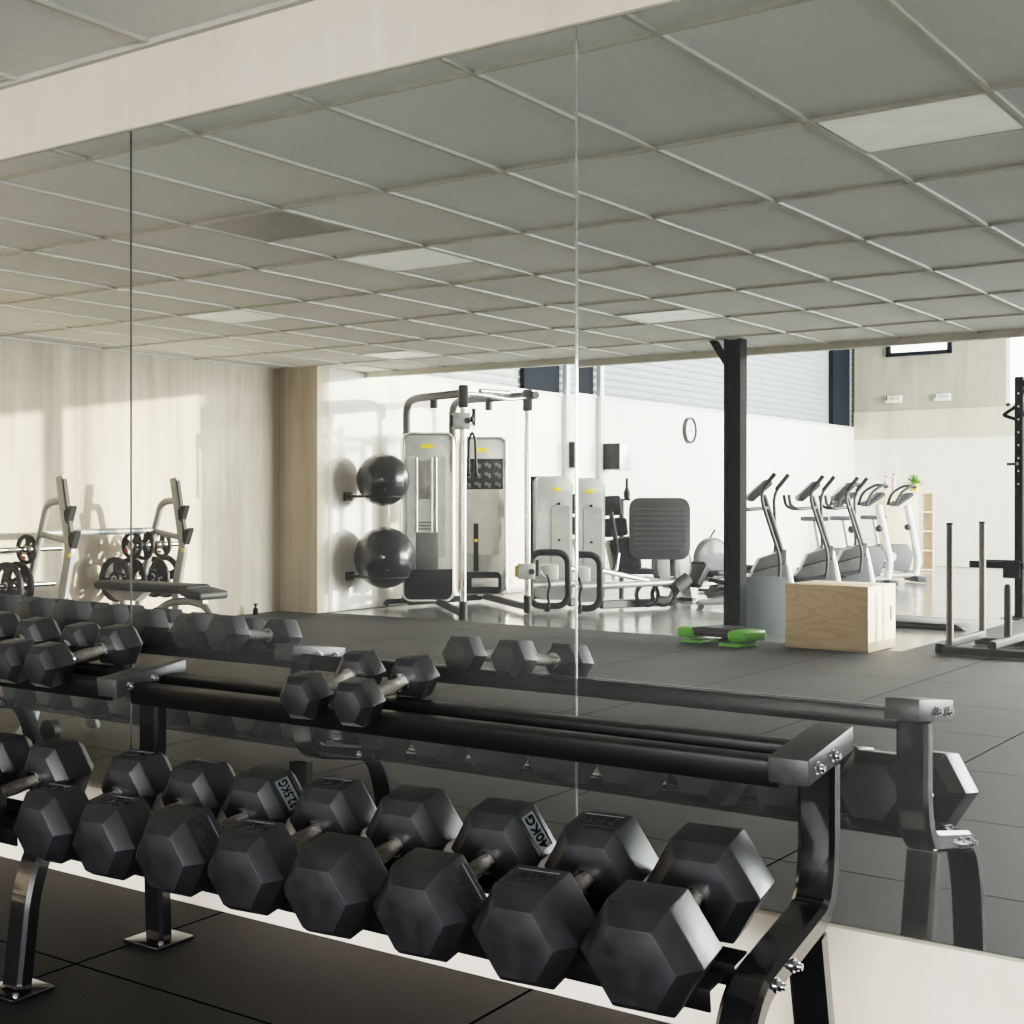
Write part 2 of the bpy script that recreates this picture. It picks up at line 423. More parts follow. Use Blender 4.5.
struct('pane', bx(-6.05, XR, YB - 0.08, YB - 0.06, 2.9, ZH), WINGLASS, w2)
# right wall, with the tall windows the low sun comes through
rw = MB()
rw.box((XR + 0.1, (0 - 11.2) / 2, ZH / 2), (0.2, 11.2, ZH))
rw.box((XR + 0.1, -17.95, ZH / 2), (0.2, 0.9, ZH))
rw.box((XR + 0.1, (-11.2 - 23.4) / 2, 5.2), (0.2, 12.2, 0.8))
struct('wall_right', rw, WHITEWALL)
for k, (a, b) in enumerate(((-17.5, -11.2), (-23.4, -18.4))):
    wf = MB()
    nb = 4
    for i in range(nb + 1): wf.box((XR + 0.1, a + (b - a) * i / nb, 2.4), (0.06, 0.05, 4.8))
    wf.box((XR + 0.1, (a + b) / 2, 4.77), (0.06, b - a, 0.06)); wf.box((XR + 0.1, (a + b) / 2, 0.03), (0.06, b - a, 0.06))
    struct('window_%d' % (k + 3), wf, NAVY)
struct('ceiling_hall', bx(XW - 0.2, XR + 0.2, YB - 0.2, YE, ZH, ZH + 0.1), UPPERWALL)
# low ceiling: board, tee bars, edge
struct('ceiling', bx(XL - 0.2, XR + 0.2, YE, 0.0, ZC + 0.006, ZC + 0.15), TILE)
struct('wall_gallery', bx(XW - 0.2, XR + 0.2, YE, YE + 0.1, ZC + 0.15, ZH), UPPERWALL)
gb = MB()
X0, Y0 = -2.922, -0.8465
for i in range(-11, 16):
    x = X0 + 0.6 * i
    if XL < x < XR: gb.box((x, YE / 2, ZC), (0.017, -YE, 0.012))
for j in range(0, 7): gb.box(((XL + XR) / 2, Y0 - 1.2 * j, ZC), (XR - XL, 0.017, 0.0124))
gb.box(((XL + XR) / 2, -0.0125, ZC - 0.002), (XR - XL, 0.025, 0.018))
gb.box((XL + 0.0125, YE / 2, ZC - 0.002), (0.025, -YE, 0.018))
struct('trim_4', gb, GRIDBAR, label='pale tee bars of the suspended ceiling')
struct('trim_5', bx(XW, XR, YE - 0.02, YE + 0.06, ZC - 0.055, ZC + 0.15), GRIDBAR)
# light panels let into the ceiling grid; unlit, pale ones given a faint glow
def light_panel(ci, rj, label, dif):
    x, y = X0 + 0.6 * ci + 0.3, Y0 - 1.2 * rj - 0.3
    t = thing('ceiling_light', label, 'ceiling light', (x, y, ZC), 0, 'square light panels in the suspended ceiling')
    f = MB()
    for s in (-1, 1):
        f.box((s * 0.283, 0, 0.0005), (0.012, 0.578, 0.009)); f.box((0, s * 0.283, 0.0005), (0.554, 0.012, 0.009))
    part('frame', f, GRIDBAR, t)
    part('diffuser', MB().box((0, 0, 0.002), (0.554, 0.554, 0.005)), dif, t)
light_panel(2, 1, 'pale square ceiling light at the upper right of the mirror, the largest seen', LIGHTDIFF)
light_panel(-3, 1, 'dark grey square ceiling light, darker than the tiles beside it', DARKDIFF)
light_panel(-3, 2, 'pale square ceiling light one step beyond the dark grey one', LIGHTDIFF)
light_panel(-7, 3, 'pale square ceiling light high above the bench press station', LIGHTDIFF)
light_panel(-8, 5.5, 'pale square ceiling light close above the wall step by the gym balls', LIGHTDIFF)
light_panel(-3, 4.5, 'pale square ceiling light just left of the top of the black column', LIGHTDIFF)

# ------------------------------------------------------------------ mirrors
ZM0, ZM1 = 0.30, 2.283
def mirror(x0, x1, label, yaw=0.0, tilt=0.0):
    t = thing('wall_mirror_panel', label, 'mirror', (x0, -0.008, 0), 0, 'mirror panels on the wall')
    w = x1 - x0
    g = MB().box((w / 2, 0.003, (ZM0 + ZM1) / 2), (w - 0.003, 0.006, ZM1 - ZM0))
    o = part('glass', g, MIRROR, t)
    piv = Matrix.Translation((0, 0, 1.177)) @ Matrix.Rotation(yaw, 4, 'Z') @ Matrix.Rotation(tilt, 4, 'X') @ Matrix.Translation((0, 0, -1.177))
    for ch in t.children: ch.matrix_local = piv
    return t, piv
mirror(-4.5, SEAM1, 'tall frameless wall mirror panel, the left one, behind the left rack bay')
m2, _ = mirror(SEAM1, SEAM2, 'tall frameless wall mirror panel, the middle one between the two joints')
m3, pv = mirror(SEAM2, SEAM3, 'tall frameless wall mirror panel, the right one, hung slightly askew', PAN_YAW, PAN_TILT)
part('edge_strip', MB().box((0.0, 0.0, (ZM0 + ZM1) / 2 - 0.015), (0.0045, 0.006, ZM1 - ZM0 - 0.03)), EDGEGLINT, m3, label='bright polished joint edge')
part('edge_strip', MB().box((0.0, 0.001, (ZM0 + ZM1) / 2), (0.005, 0.006, ZM1 - ZM0)), SEAMDARK, m2, label='dark joint edge')
struct('trim_6', bx(-4.5, 0.0, -0.024, 0.0, ZM0 - 0.008, ZM0 - 0.001), BRASS)
struct('trim_7', bx(-4.5, 0.0, -0.010, 0.0, ZM1 + 0.001, ZM1 + 0.008), BRASS)

# ================================================================== DUMBBELL RACK (foreground)
rack = thing('dumbbell_rack', 'long black steel two-tier dumbbell rack in front of the mirror', 'dumbbell rack', (0, 0, 0))
AT = 6.45 * PI / 180
def upright(xr):
    xc = xr - 0.035
    # top arm: a closed box tipped towards the user
    a = Vector((xc, -0.487, 0.717 - 0.023)); b = Vector((xc, -0.232, 0.746 - 0.023))
    M = Matrix.Rotation(AT, 3, 'X')
    arm = part('top_arm', MB().box((a + b) / 2, (0.072, 0.2566, 0.047), 0.0025, M), GRAPHITE, rack, label='graphite grey arm')
    fr = MB().tube([(xc, -0.322, 0.685), (xc, -0.322, 0.50), (xc, -0.352, 0.418), (xc, -0.692, 0.358), (xc, -0.745, 0.245), (xc, -0.775, 0.014)], 0, fil=0.10, fn=10, flat=(0.068, 0.047, (1, 0, 0)))
    post = part('bent_post', fr, BLACKGLOSS, rack, smooth=40)
    yt = -0.392 if xr > -1 else -0.315
    part('rear_leg', MB().tube([(xc, yt, 0.385), (xc, -0.300, 0.012)], 0, flat=(0.066, 0.046, (1, 0, 0))), BLACKGLOSS, rack)
    for (y, w) in ((-0.775, 0.13), (-0.300, 0.14)):
        p = part('base_plate', MB().box((xc, y, 0.0065), (0.125, w, 0.011), 0.003), BLACKGLOSS, rack)
        for s in (-1, 1):
            part('bolt', MB().cyl((xc + s * 0.05, y - s * 0.045, 0.01), (xc + s * 0.05, y - s * 0.045, 0.022), 0.008, n=6), ZINC, p)
    for (y, z, par) in ((-0.44, 0.698, arm), (-0.355, 0.708, arm), (-0.636, 0.365, post), (-0.558, 0.378, post)):
        bb = MB()
        bb.cyl((xr - 0.002, y, z), (xr + 0.002, y, z), 0.0125, n=20)
        bb.cyl((xr + 0.002, y, z), (xr + 0.009, y, z), 0.0095, n=6)
        bb.cyl((xr + 0.009, y, z), (xr + 0.015, y, z), 0.006, n=12)
        part('bolt', bb, ZINC, par)
UPX = (-0.815, -2.562, -4.309)
for x in UPX: upright(x)
def rails(x0, x1):
    M = Matrix.Rotation(AT, 3, 'X'); M2 = Matrix.Rotation(0.124, 3, 'X')
    xm, w = (x0 + x1) / 2, x1 - x0
    for (y0, y1) in ((-0.440, -0.392), (-0.325, -0.281)):
        y = (y0 + y1) / 2; zt = 0.708 + 0.113 * (y + 0.361)
        mb = MB().box((xm, y, zt - 0.003), (w, y1 - y0, 0.006), 0.0015, M)
        mb.box((xm, y0 + 0.003, zt - 0.024 + 0.113 * (y0 - y)), (w, 0.006, 0.046), 0.0015, M)
        part('top_rail', mb, BLACKRAIL, rack)
    for (y0, y1) in ((-0.750, -0.690), (-0.645, -0.585)):
        y = (y0 + y1) / 2; zt = 0.386 + 0.124 * (y + 0.667)
        mb = MB().box((xm, y, zt - 0.003), (w, y1 - y0, 0.006), 0.0015, M2)
        mb.box((xm, y0 + 0.003, zt - 0.020 + 0.124 * (y0 - y)), (w, 0.006, 0.040), 0.0015, M2)
        part('lower_rail', mb, BLACKRAIL, rack)
rails(-2.5615, -0.886); rails(-4.3085, -2.633)

# ------------------------------------------------------------------ dumbbells
def hexpts(w):
    R = w / math.sqrt(3)
    return [(-R / 2, w / 2), (R / 2, w / 2), (R, 0), (R / 2, -w / 2), (-R / 2, -w / 2), (-R, 0)]
def head_mesh(w, h0, hl, s):
    """Six-sided head with bevelled ends; s = -1 front head, +1 back head."""
    bev = 0.22 * w
    rad = 0.70
    secs = [(h0 - 0.16 * w, rad), (h0, 1.0), (h0 + hl, 1.0), (h0 + hl + bev, rad)]
    mb = MB(); rings = []
    for y, k in secs:
        rings.append([mb.bm.verts.new((p[0], s * y, p[1])) for p in hexpts(w * k)])
    for A, B in zip(rings, rings[1:]):
        for i in range(6): mb.face([A[i], A[(i + 1) % 6], B[(i + 1) % 6], B[i]])
    mb.face(rings[0]); mb.face(rings[-1])
    bmesh.ops.recalc_face_normals(mb.bm, faces=mb.bm.faces[:])
    bmesh.ops.bevel(mb.bm, geom=mb.bm.edges[:], offset=0.0028 * w / 0.16, segments=2, profile=0.6, affect='EDGES')
    return mb
def dumbbell(X, w, Y, Zb, al, rz, h0, hl, label, group, marks=(), txt=None):
    t = thing('dumbbell', label, 'dumbbell', (0, 0, 0), 0, group)
    Z = Zb + w / 2 / math.cos(al)
    M = Matrix.Translation((X, Y, Z)) @ Matrix.Rotation(al, 4, 'X') @ Matrix.Rotation(rz, 4, 'Z')
    t.matrix_world = M
    hi = h0 - 0.16 * w
    hr = 0.0145 + 0.02 * (w - 0.09)
    h = MB(); prof = [(hr * 0.8, -hi - 0.01)]
    for i in range(13):
        q = -1 + 2 * i / 12; prof.append((hr * (1.12 - 0.22 * abs(q) ** 1.5), q * (hi - 0.022)))
    prof.append((hr * 0.8, hi + 0.01))
    h.lathe(prof, axis=(0, 1, 0), n=20)
    hd = part('handle', h, KNURL, t)
    for s in (-1, 1):
        c = MB().lathe([(hr * 0.9, s * (hi - 0.022)), (hr * 1.45, s * (hi - 0.021)), (hr * 1.55, s * (hi - 0.013)), (hr * 1.45, s * (hi - 0.005)), (hr * 1.5, s * (hi + 0.002))], axis=(0, 1, 0), n=20)
        part('collar', c, CHROME, hd)
    heads = {}
    for s in (-1, 1): heads[s] = part('head', head_mesh(w, h0, hl, s), RUBBER, t, smooth=25)
    # moulded weight marking: (which head, which facet) facet 0 = top, 1 = upper right
    for (s, fc, pale) in marks:
        ang = 0 if fc == 0 else PI / 3
        yc = s * (h0 + hl / 2)
        L, H = w * 0.44, hl * 0.62
        R = Matrix.Rotation(ang, 4, 'Y')
        # plate frame : local x along the facet, y along the axis
        base_m = R @ Matrix.Translation((0, yc, w / 2))
        mb = MB().box((0, 0, 0.0003), (L, H, 0.0012))
        mb.bm.transform(base_m)
        f = part('label_field', mb, LABELPALE if pale else RECESS, heads[s], label='sunk field with the weight marking')
        edge = MB().box((0, H / 2 - 0.002, 0.0012), (L, 0.0035, 0.0012)); edge.bm.transform(base_m)
        part('label_line', edge, LETTER if pale else LABELPALE, heads[s])
        me = text_mesh(txt, H * 0.82)
        xs = [v.co.x for v in me.vertices]; k = min(1.0, L * 0.9 / max(1e-6, (max(xs) - min(xs))))
        rot = 0.0 if fc == 0 else PI
        me.transform(base_m @ Matrix.Translation((0, -0.002, 0.0016)) @ Matrix.Rotation(rot, 4, 'Z') @ Matrix.Diagonal((k, 1, 1, 1)))
        me.materials.append(LETTER if pale else RUBBER)
        o = bpy.data.objects.new('weight_marking', me); COL.objects.link(o); o.parent = heads[s]
    return t
GL, GT = 'hex dumbbells on the lower tier', 'hex dumbbells on the top tier'
ordi = ['nearest the right end of the rack', 'second from the right end', 'third from the right end', 'fourth from the right end', 'fifth from the right end', 'sixth from the right end', 'seventh from the right end', 'eighth from right, beside the middle post']
lower = [(-0.970, 0.181, 0.073, 0.105, 0.091, 'biggest unmarked hex dumbbell on the lower tier, ', (), None),
         (-1.183, 0.172, 0.085, 0.105, 0.096, 'hex dumbbell with markings on its flat tops, lower tier, ', ((-1, 0, 0), (1, 0, 0)), '42.5KG'),
         (-1.398, 0.170, 0.085, 0.110, 0.087, 'hex dumbbell with pale 40KG marking, lower tier, ', ((-1, 1, 0), (1, 1, 1)), '40KG'),
         (-1.612, 0.167, 0.095, 0.108, 0.092, 'plain unmarked hex dumbbell, lower tier, ', (), None),
         (-1.822, 0.164, 0.090, 0.108, 0.080, 'hex dumbbell marked on top, lower tier, ', ((-1, 0, 0), (1, 0, 0)), '35KG'),
         (-2.024, 0.163, 0.065, 0.102, 0.085, 'hex dumbbell with side KG marking, lower tier, ', ((-1, 1, 0), (1, 1, 1)), '32.5KG'),
         (-2.221, 0.159, 0.053, 0.100, 0.086, 'hex dumbbell with a top label, lower tier, ', ((-1, 0, 0), (1, 0, 0)), '30KG'),
         (-2.428, 0.158, 0.060, 0.100, 0.080, 'hex dumbbell with top label, lower tier, ', ((-1, 0, 0), (1, 0, 0)), '27.5KG')]
for i, (x, w, rz, h0, hl, lb, mk, tx) in enumerate(lower):
    dumbbell(x, w, -0.667, 0.3745, 0.124, rz, h0, hl, lb + ordi[i], GL, mk, tx)
dumbbell(-2.737, 0.153, -0.667, 0.3745, 0.124, 0.036, 0.104, 0.078, 'black hex dumbbell on the lower tier just left of the middle post', GL)
dumbbell(-2.945, 0.146, -0.667, 0.3745, 0.124, 0.03, 0.104, 0.075, 'black hex dumbbell on the lower tier, second left of the middle post', GL)
dumbbell(-3.150, 0.142, -0.667, 0.3745, 0.124, 0.02, 0.104, 0.073, 'black hex dumbbell on the lower tier, third left of the middle post', GL)
dumbbell(-3.345, 0.140, -0.667, 0.3745, 0.124, 0.02, 0.104, 0.072, 'black hex dumbbell on the lower tier, fourth left of the middle post', GL)
for k_, (x_, nm_) in enumerate(((-3.545, 'fifth'), (-3.74, 'sixth'), (-3.935, 'seventh'), (-4.13, 'eighth'))):
    dumbbell(x_, 0.138 - 0.002 * k_, -0.667, 0.3745, 0.124, 0.02, 0.104, 0.072, 'black hex dumbbell on the lower tier, %s left of the middle post' % nm_, GL)
for k_, (x_, nm_) in enumerate(((-3.70, 'sixth'), (-3.885, 'seventh'), (-4.07, 'eighth'))):
    dumbbell(x_, 0.124 + 0.002 * k_, -0.361, 0.697, 0.113, 0.02, 0.093, 0.068, 'hex dumbbell on the top tier, %s left of the middle arm' % nm_, GT)
dumbbell(-1.810, 0.096, -0.361, 0.697, 0.113, 0.08, 0.096, 0.056, 'small black hex dumbbell alone on the right bay, the right one of the top pair', GT)
dumbbell(-1.961, 0.097, -0.361, 0.697, 0.113, 0.10, 0.094, 0.053, 'small black hex dumbbell with a stained end, the left one of the top pair', GT)
dumbbell(-2.819, 0.109, -0.361, 0.697, 0.113, 0.013, 0.093, 0.063, 'small hex dumbbell on the top tier just left of the middle arm', GT)
dumbbell(-2.962, 0.107, -0.361, 0.697, 0.113, 0.05, 0.091, 0.066, 'small hex dumbbell on the top tier, second left of the middle arm', GT)
dumbbell(-3.160, 0.112, -0.361, 0.697, 0.113, 0.03, 0.093, 0.066, 'hex dumbbell on the top tier, third left of the middle arm', GT)
dumbbell(-3.335, 0.118, -0.361, 0.697, 0.113, 0.03, 0.093, 0.068, 'hex dumbbell on the top tier, fourth left of the middle arm', GT)
dumbbell(-3.520, 0.122, -0.361, 0.697, 0.113, 0.02, 0.093, 0.068, 'hex dumbbell on the top tier, fifth left of the middle arm', GT)

# ================================================================== THINGS SEEN IN THE MIRROR (numbers as seen in the mirror, flip=True)
def P(name, mb, m, parent, label=None, smooth=32): return part(name, mb, m, parent, True, label, smooth)

def rrect(w, h, r, n=6):
    pts = []
    for cx, cy, a0 in ((w/2-r, h/2-r, 0), (-w/2+r, h/2-r, PI/2), (-w/2+r, -h/2+r, PI), (w/2-r, -h/2+r, 3*PI/2)):
        for i in range(n + 1):
            a = a0 + PI / 2 * i / n; pts.append((cx + r * math.cos(a), cy + r * math.sin(a)))
    return pts

# ---- weight plates (grip plates with three openings), axis along local y
def plate_mesh(r, th):
    mb = MB(); n = 36
    mb.lathe([(r * 0.74, -th * 0.35), (r * 0.76, -th / 2), (r * 0.97, -th / 2), (r, -th * 0.3), (r, th * 0.3), (r * 0.97, th / 2), (r * 0.76, th / 2), (r * 0.74, th * 0.35), (r * 0.74, -th * 0.35)], axis=(0, 1, 0), n=n)
    mb.lathe([(0.026, -th * 0.5), (r * 0.34, -th * 0.5), (r * 0.36, 0), (r * 0.34, th * 0.5), (0.026, th * 0.5), (0.026, -th * 0.5)], axis=(0, 1, 0), n=24)
    for k in range(3):
        a = 2 * PI * k / 3 + PI / 2
        pts = []
        for (rr, da) in ((0.28, -0.55), (0.78, -0.36), (0.78, 0.36), (0.28, 0.55)):
            pts.append((r * rr * math.cos(a + da), r * rr * math.sin(a + da)))
        mb.prism(pts, -th * 0.3, th * 0.3, ax=(1, 0, 0), up=(0, 0, 1))
    return mb
PLATE_G = 'grip weight plates on the bench press station'
def plate(loc, r, th, label, spin=0.0, badge=True, axis_rz=0.0, group=PLATE_G):
    t = thing('weight_plate', label, 'weight plate', loc, axis_rz, group, True)
    mb = plate_mesh(r, th); mb.bm.transform(Matrix.Rotation(spin, 4, 'Y')); P('disc', mb, IRON, t)
    P('hub', MB().lathe([(0.0262, -th * 0.52), (0.034, -th * 0.52), (0.034, th * 0.52), (0.0262, th * 0.52), (0.0262, -th * 0.52)], axis=(0, 1, 0), n=20), CHROME, t)
    if badge:
        b = MB().box((0, -th * 0.5, -r * 0.55), (r * 0.38, 0.004, r * 0.16)); b.bm.transform(Matrix.Rotation(spin, 4, 'Y')); P('badge', b, RED, t, 'small red badge')
    return t

# ---- Olympic bench press station by the left wall
bp = thing('bench_press_station', 'silver bench press station with black pad by the concrete wall', 'weight bench', (-8.62, 5.28, 0), 0, None, True)
UY = (-0.66, 0.66)
for ys in UY:
    up = P('upright', MB().tube([(0.0, ys, 1.36), (0.115, ys, 0.76), (0.03, ys, 0.40), (0.03, ys, 0.035)], 0, fil=0.05, flat=(0.06, 0.085, (0, 1, 0))), SATIN, bp)
    P('front_strip', MB().tube([(0.043, ys, 1.34), (0.15, ys, 0.79)], 0, flat=(0.045, 0.02, (0, 1, 0))), DARKPLASTIC, up)
    for (hx, hz) in ((0.115, 1.06), (0.165, 0.86)):
        P('bar_hook', MB().prism([(-0.04, -0.06), (-0.005, -0.09), (0.05, 0.05), (0.035, 0.06), (-0.045, 0.02)], -0.03, 0.03, (hx, ys, hz)), DARKPLASTIC, up)
    P('sticker', MB().box((0.135, ys - 0.031, 0.72), (0.03, 0.003, 0.03)), YELLOW, up)
    P('brace', MB().tube([(0.01, ys, 1.16), (-0.16, ys, 1.15), (-0.28, ys, 0.80), (-0.44, ys, 0.30), (-0.50, ys, 0.03)], 0.032, fil=0.14, fn=8), SATIN, bp)
    P('side_bar', MB().cyl((0.09, ys, 0.83), (-0.255, ys, 0.885), 0.026), SATIN, bp)
    for (px, pz) in ((-0.29, 0.76), (-0.375, 0.46)):
        sg = 1 if ys > 0 else -1
        pg = P('plate_peg', MB().cyl((px, ys - sg * 0.25, pz), (px, ys + sg * 0.40, pz), 0.0255, n=18), CHROME, bp)
        P('stop_collar', MB().cyl((px, ys + sg * 0.03, pz), (px, ys + sg * 0.055, pz), 0.043, n=18), DARKPLASTIC, pg)
P('cross_bar', MB().cyl((-0.262, UY[0], 0.89), (-0.262, UY[1], 0.89), 0.03), SATIN, bp)
P('floor_beam', MB().cyl((-0.50, UY[0], 0.045), (-0.50, UY[1], 0.045), 0.035), SATIN, bp)
P('floor_beam', MB().cyl((0.03, UY[0], 0.05), (0.03, UY[1], 0.05), 0.035), SATIN, bp)
P('center_beam', MB().tube([(-0.50, 0.05, 0.05), (0.1, 0.05, 0.06), (0.55, 0.05, 0.32), (0.95, 0.05, 0.34)], 0.032, fil=0.1), SATIN, bp)
P('bench_leg', MB().tube([(0.72, 0.05, 0.34), (0.98, 0.05, 0.30), (1.12, 0.05, 0.03)], 0.032, fil=0.1), SATIN, bp)
P('bench_leg', MB().tube([(-0.05, 0.05, 0.38), (0.06, 0.05, 0.04)], 0.03), SATIN, bp)
P('foot_bar', MB().cyl((1.12, -0.22, 0.04), (1.12, 0.32, 0.04), 0.036), SATIN, bp)
P('bench_pad', MB().box((0.32, 0.05, 0.435), (1.12, 0.30, 0.075), 0.03, seg=3), UPHOLSTERY, bp)
P('roll_cushion', MB().box((0.93, 0.05, 0.405), (0.24, 0.36, 0.07), 0.03, Matrix.Rotation(0.16, 3, 'Y'), 3), UPHOLSTERY, bp)
P('pad_bracket', MB().prism([(-0.2, 0.0), (0.3, 0.0), (0.18, -0.09), (-0.05, -0.09)], -0.05, 0.05, (0.0, 0.05, 0.40)), SATIN, bp)
bxp, byp = -8.62, 5.28
plate((bxp - 0.29, byp - 0.66 - 0.115, 0.76), 0.125, 0.03, 'small grip plate on the left upper peg of the bench press station', 0.3)
plate((bxp - 0.29, byp + 0.66 - 0.24, 0.76), 0.125, 0.03, 'small grip plate on the right upper peg, the one farthest left of three', 0.9)
plate((bxp - 0.29, byp + 0.66 - 0.10, 0.76), 0.138, 0.03, 'small grip plate with a red badge on the right upper peg, the middle of three', 2.6)
plate((bxp - 0.29, byp + 0.66 + 0.13, 0.76), 0.122, 0.03, 'small grip plate on the right upper peg, the one nearest its tip', 0.2)
plate((bxp - 0.375, byp + 0.66 - 0.36, 0.46), 0.20, 0.035, 'large grip plate with a red badge under the left end of the black pad', 0.2)
plate((bxp - 0.375, byp + 0.66 - 0.17, 0.46), 0.19, 0.035, 'large grip plate with a red badge behind the middle of the black pad', 0.5)
plate((bxp - 0.375, byp + 0.66 + 0.12, 0.46), 0.19, 0.035, 'large grip plate on the right lower peg, next to the brace', 1.1, False)
plate((bxp - 0.375, byp + 0.66 + 0.26, 0.46), 0.20, 0.035, 'large grip plate on the right lower peg, outermost one', 1.4, False)
plate((bxp - 0.375, byp - 0.66 - 0.14, 0.46), 0.20, 0.035, 'large grip plate on the left lower peg, next to the brace', 0.7, False)
plate((bxp - 0.375, byp - 0.66 - 0.25, 0.46), 0.20, 0.035, 'large grip plate on the left lower peg, outermost one', 0.1, False)

# plate lying flat and a spray bottle by the wall
pl = thing('weight_plate', 'dark weight plate lying flat on the floor by the wall corner', 'weight plate', (-8.72, 6.95, 0.016), 0, None, True)
mbp = plate_mesh(0.20, 0.03); mbp.bm.transform(Matrix.Rotation(PI / 2, 4, 'X')); P('disc', mbp, IRON, pl)
P('hub', MB().lathe([(0.0262, -0.0155), (0.034, -0.0155), (0.034, 0.0155), (0.0262, 0.0155), (0.0262, -0.0155)], n=20), CHROME, pl)
sb = thing('spray_bottle', 'small dark blue spray bottle on the floor by the wall corner', 'bottle', (-9.12, 7.62, 0.0), 0, None, True); sb.scale = (0.62, 0.62, 0.5)
P('bottle', MB().lathe([(0, 0), (0.04, 0), (0.042, 0.01), (0.042, 0.10), (0.03, 0.14), (0.014, 0.155), (0.014, 0.17), (0, 0.17)], n=20), NAVY, sb)
P('spray_head', MB().prism([(-0.015, 0), (0.015, 0), (0.018, 0.03), (0.05, 0.05), (0.05, 0.062), (-0.03, 0.062)], -0.012, 0.012, (0, 0, 0.17)), DARKPLASTIC, sb)

# ---- gym balls on wall holders
def holder(y, z, r, label):
    t = thing('ball_holder', label, 'ball holder', (XW, y, z), 0, 'black ball holders on the white wall', True)
    P('wall_bracket', MB().box((0.012, -0.13, 0), (0.024, 0.14, 0.09), 0.006), DARKPLASTIC, t)
    P('arm', MB().tube([(0.02, -0.13, 0), (0.12, -0.12, 0.0), (0.36, -r * 0.82, 0.0)], 0.016, fil=0.05), DARKPLASTIC, t)
    ring = [(0.37 + r * 0.80 * math.cos(2 * PI * i / 40), r * 0.80 * math.sin(2 * PI * i / 40), 0) for i in range(40)]
    P('ring', MB().tube(ring, 0.011, n=10, closed=True), DARKPLASTIC, t)
holder(8.80, 1.20, 0.27, 'upper black ring holder on the white wall, carrying the smaller gym ball')
holder(8.83, 0.36, 0.31, 'lower black ring holder on the white wall, carrying the larger gym ball')
def gym_ball(y, zc, r, label):
    mb = MB()
    pr = []
    for i in range(41):
        a = -PI / 2 + PI * i / 40
        pr.append((max(0.0, r * math.cos(a)), r * math.sin(a) + (0.0016 if i % 2 else 0.0)))
    pr[0] = (0, -r); pr[-1] = (0, r)
    mb.lathe(pr, n=48)
    o = link('gym_ball', mb, BALLRUB, None, True, 60); o.location = (XW + 0.37, -y, zc)
    tag(o, label, 'gym ball', 'glossy black gym balls')
    pg = MB().cyl((r * 0.62, -r * 0.70, -r * 0.36), (r * 0.64, -r * 0.72, -r * 0.37), 0.010, n=12)
    P('plug', pg, GREYPLASTIC, o)
gym_ball(8.80, 1.20 + 0.175, 0.278, 'smaller glossy black gym ball on the upper wall holder')
gym_ball(8.83, 0.36 + 0.198, 0.322, 'larger glossy black gym ball on the lower wall holder')

# ---- dual cable machine
o = spot(429, 611, 14.95)
cm = thing('cable_machine', 'tall silver twin-tower cable machine with dark overhead tubes beside the gym balls', 'cable machine', (o.x, o.y, 0), YAW, None, True)
def tower(cx, cy, w, d, z0, z1, panel):
    sh = MB().prism(rrect(w, z1 - z0, 0.09), -d / 2, d / 2, (cx, cy, (z0 + z1) / 2), bev=0.02)
    s = P('tower_shroud', sh, SHROUD, cm, smooth=40)
    yf = cy - d / 2
    rim = [(cx + p[0], yf, (z0 + z1) / 2 + p[1]) for p in rrect(w - 0.03, z1 - z0 - 0.03, 0.085)]
    P('rim', MB().tube(rim, 0.02, n=8, closed=True), SILVERTUBE, s)
    P('front_cover', MB().prism(rrect(w * 0.72, (z1 - z0) * 0.60, 0.03), 0.0, 0.012, (cx - 0.02, yf + 0.004, z0 + (z1 - z0) * 0.56)), CLEARPANEL, s)
    P('badge', MB().prism([(-0.07, -0.02), (0.06, -0.025), (0.075, 0.01), (0.02, 0.028), (-0.06, 0.018)], 0, 0.006, (cx - 0.01 if not panel else cx - 0.02, yf - 0.002, z1 - 0.15)), YELLOW, s, 'small yellow maker badge')
    return s, yf
s1, yf = tower(-0.01, 0.0, 0.575, 0.20, 0.06, 1.895, False)
P('weight_stack', MB().box((-0.02, yf - 0.005, 0.60), (0.24, 0.01, 0.42), 0.004), STACK, s1, 'grey weight stack behind the cover')
for k in range(3): P('stack_plate', MB().box((-0.05, yf - 0.008, 0.85 + 0.035 * k), (0.18, 0.008, 0.018)), STACK, s1)
P('guide_channel', MB().box((-0.06, yf - 0.004, 1.38), (0.14, 0.008, 0.42), 0.003), mat('mid grey channel', (0.30, 0.30, 0.29), 0.4), s1)  # one even grey, darker than the cover around it
for dx in (-0.13, 0.03, 0.08): P('guide_rod', MB().cyl((dx, yf - 0.012, 0.82), (dx, yf - 0.012, 1.62), 0.008, n=10), SILVERTUBE, s1)
P('foot_cover', MB().prism([(-0.28, 0.0), (0.28, 0.0), (0.285, 0.36), (-0.285, 0.36)], -0.012, 0.112, (-0.01, 0.0, 0.055), bev=0.01), DARKPLASTIC, s1, 'black lower cover')
s2, yf2 = tower(0.675, 0.85, 0.575, 0.20, 0.06, 1.885, True)
pn = P('exercise_placard', MB().box((0.66, yf2 - 0.006, 1.46), (0.50, 0.012, 0.35), 0.004), DARKPLASTIC, s2, 'black placard with rows of small pictures')
for i in range(4):
    for j in range(3):
        if (i, j) != (9, 9):
            q = MB().cyl((0.49 + 0.115 * i, yf2 - 0.014, 1.35 + 0.11 * j), (0.49 + 0.115 * i, yf2 - 0.012, 1.35 + 0.11 * j), 0.022, n=10)
            q.box((0.525 + 0.115 * i, yf2 - 0.013, 1.33 + 0.11 * j), (0.03, 0.002, 0.05))
            P('picture', q, GREYPLASTIC, pn)
P('pin_slot', MB().box((0.60, yf2 - 0.004, 0.62), (0.055, 0.01, 0.55)), DARKPLASTIC, s2)
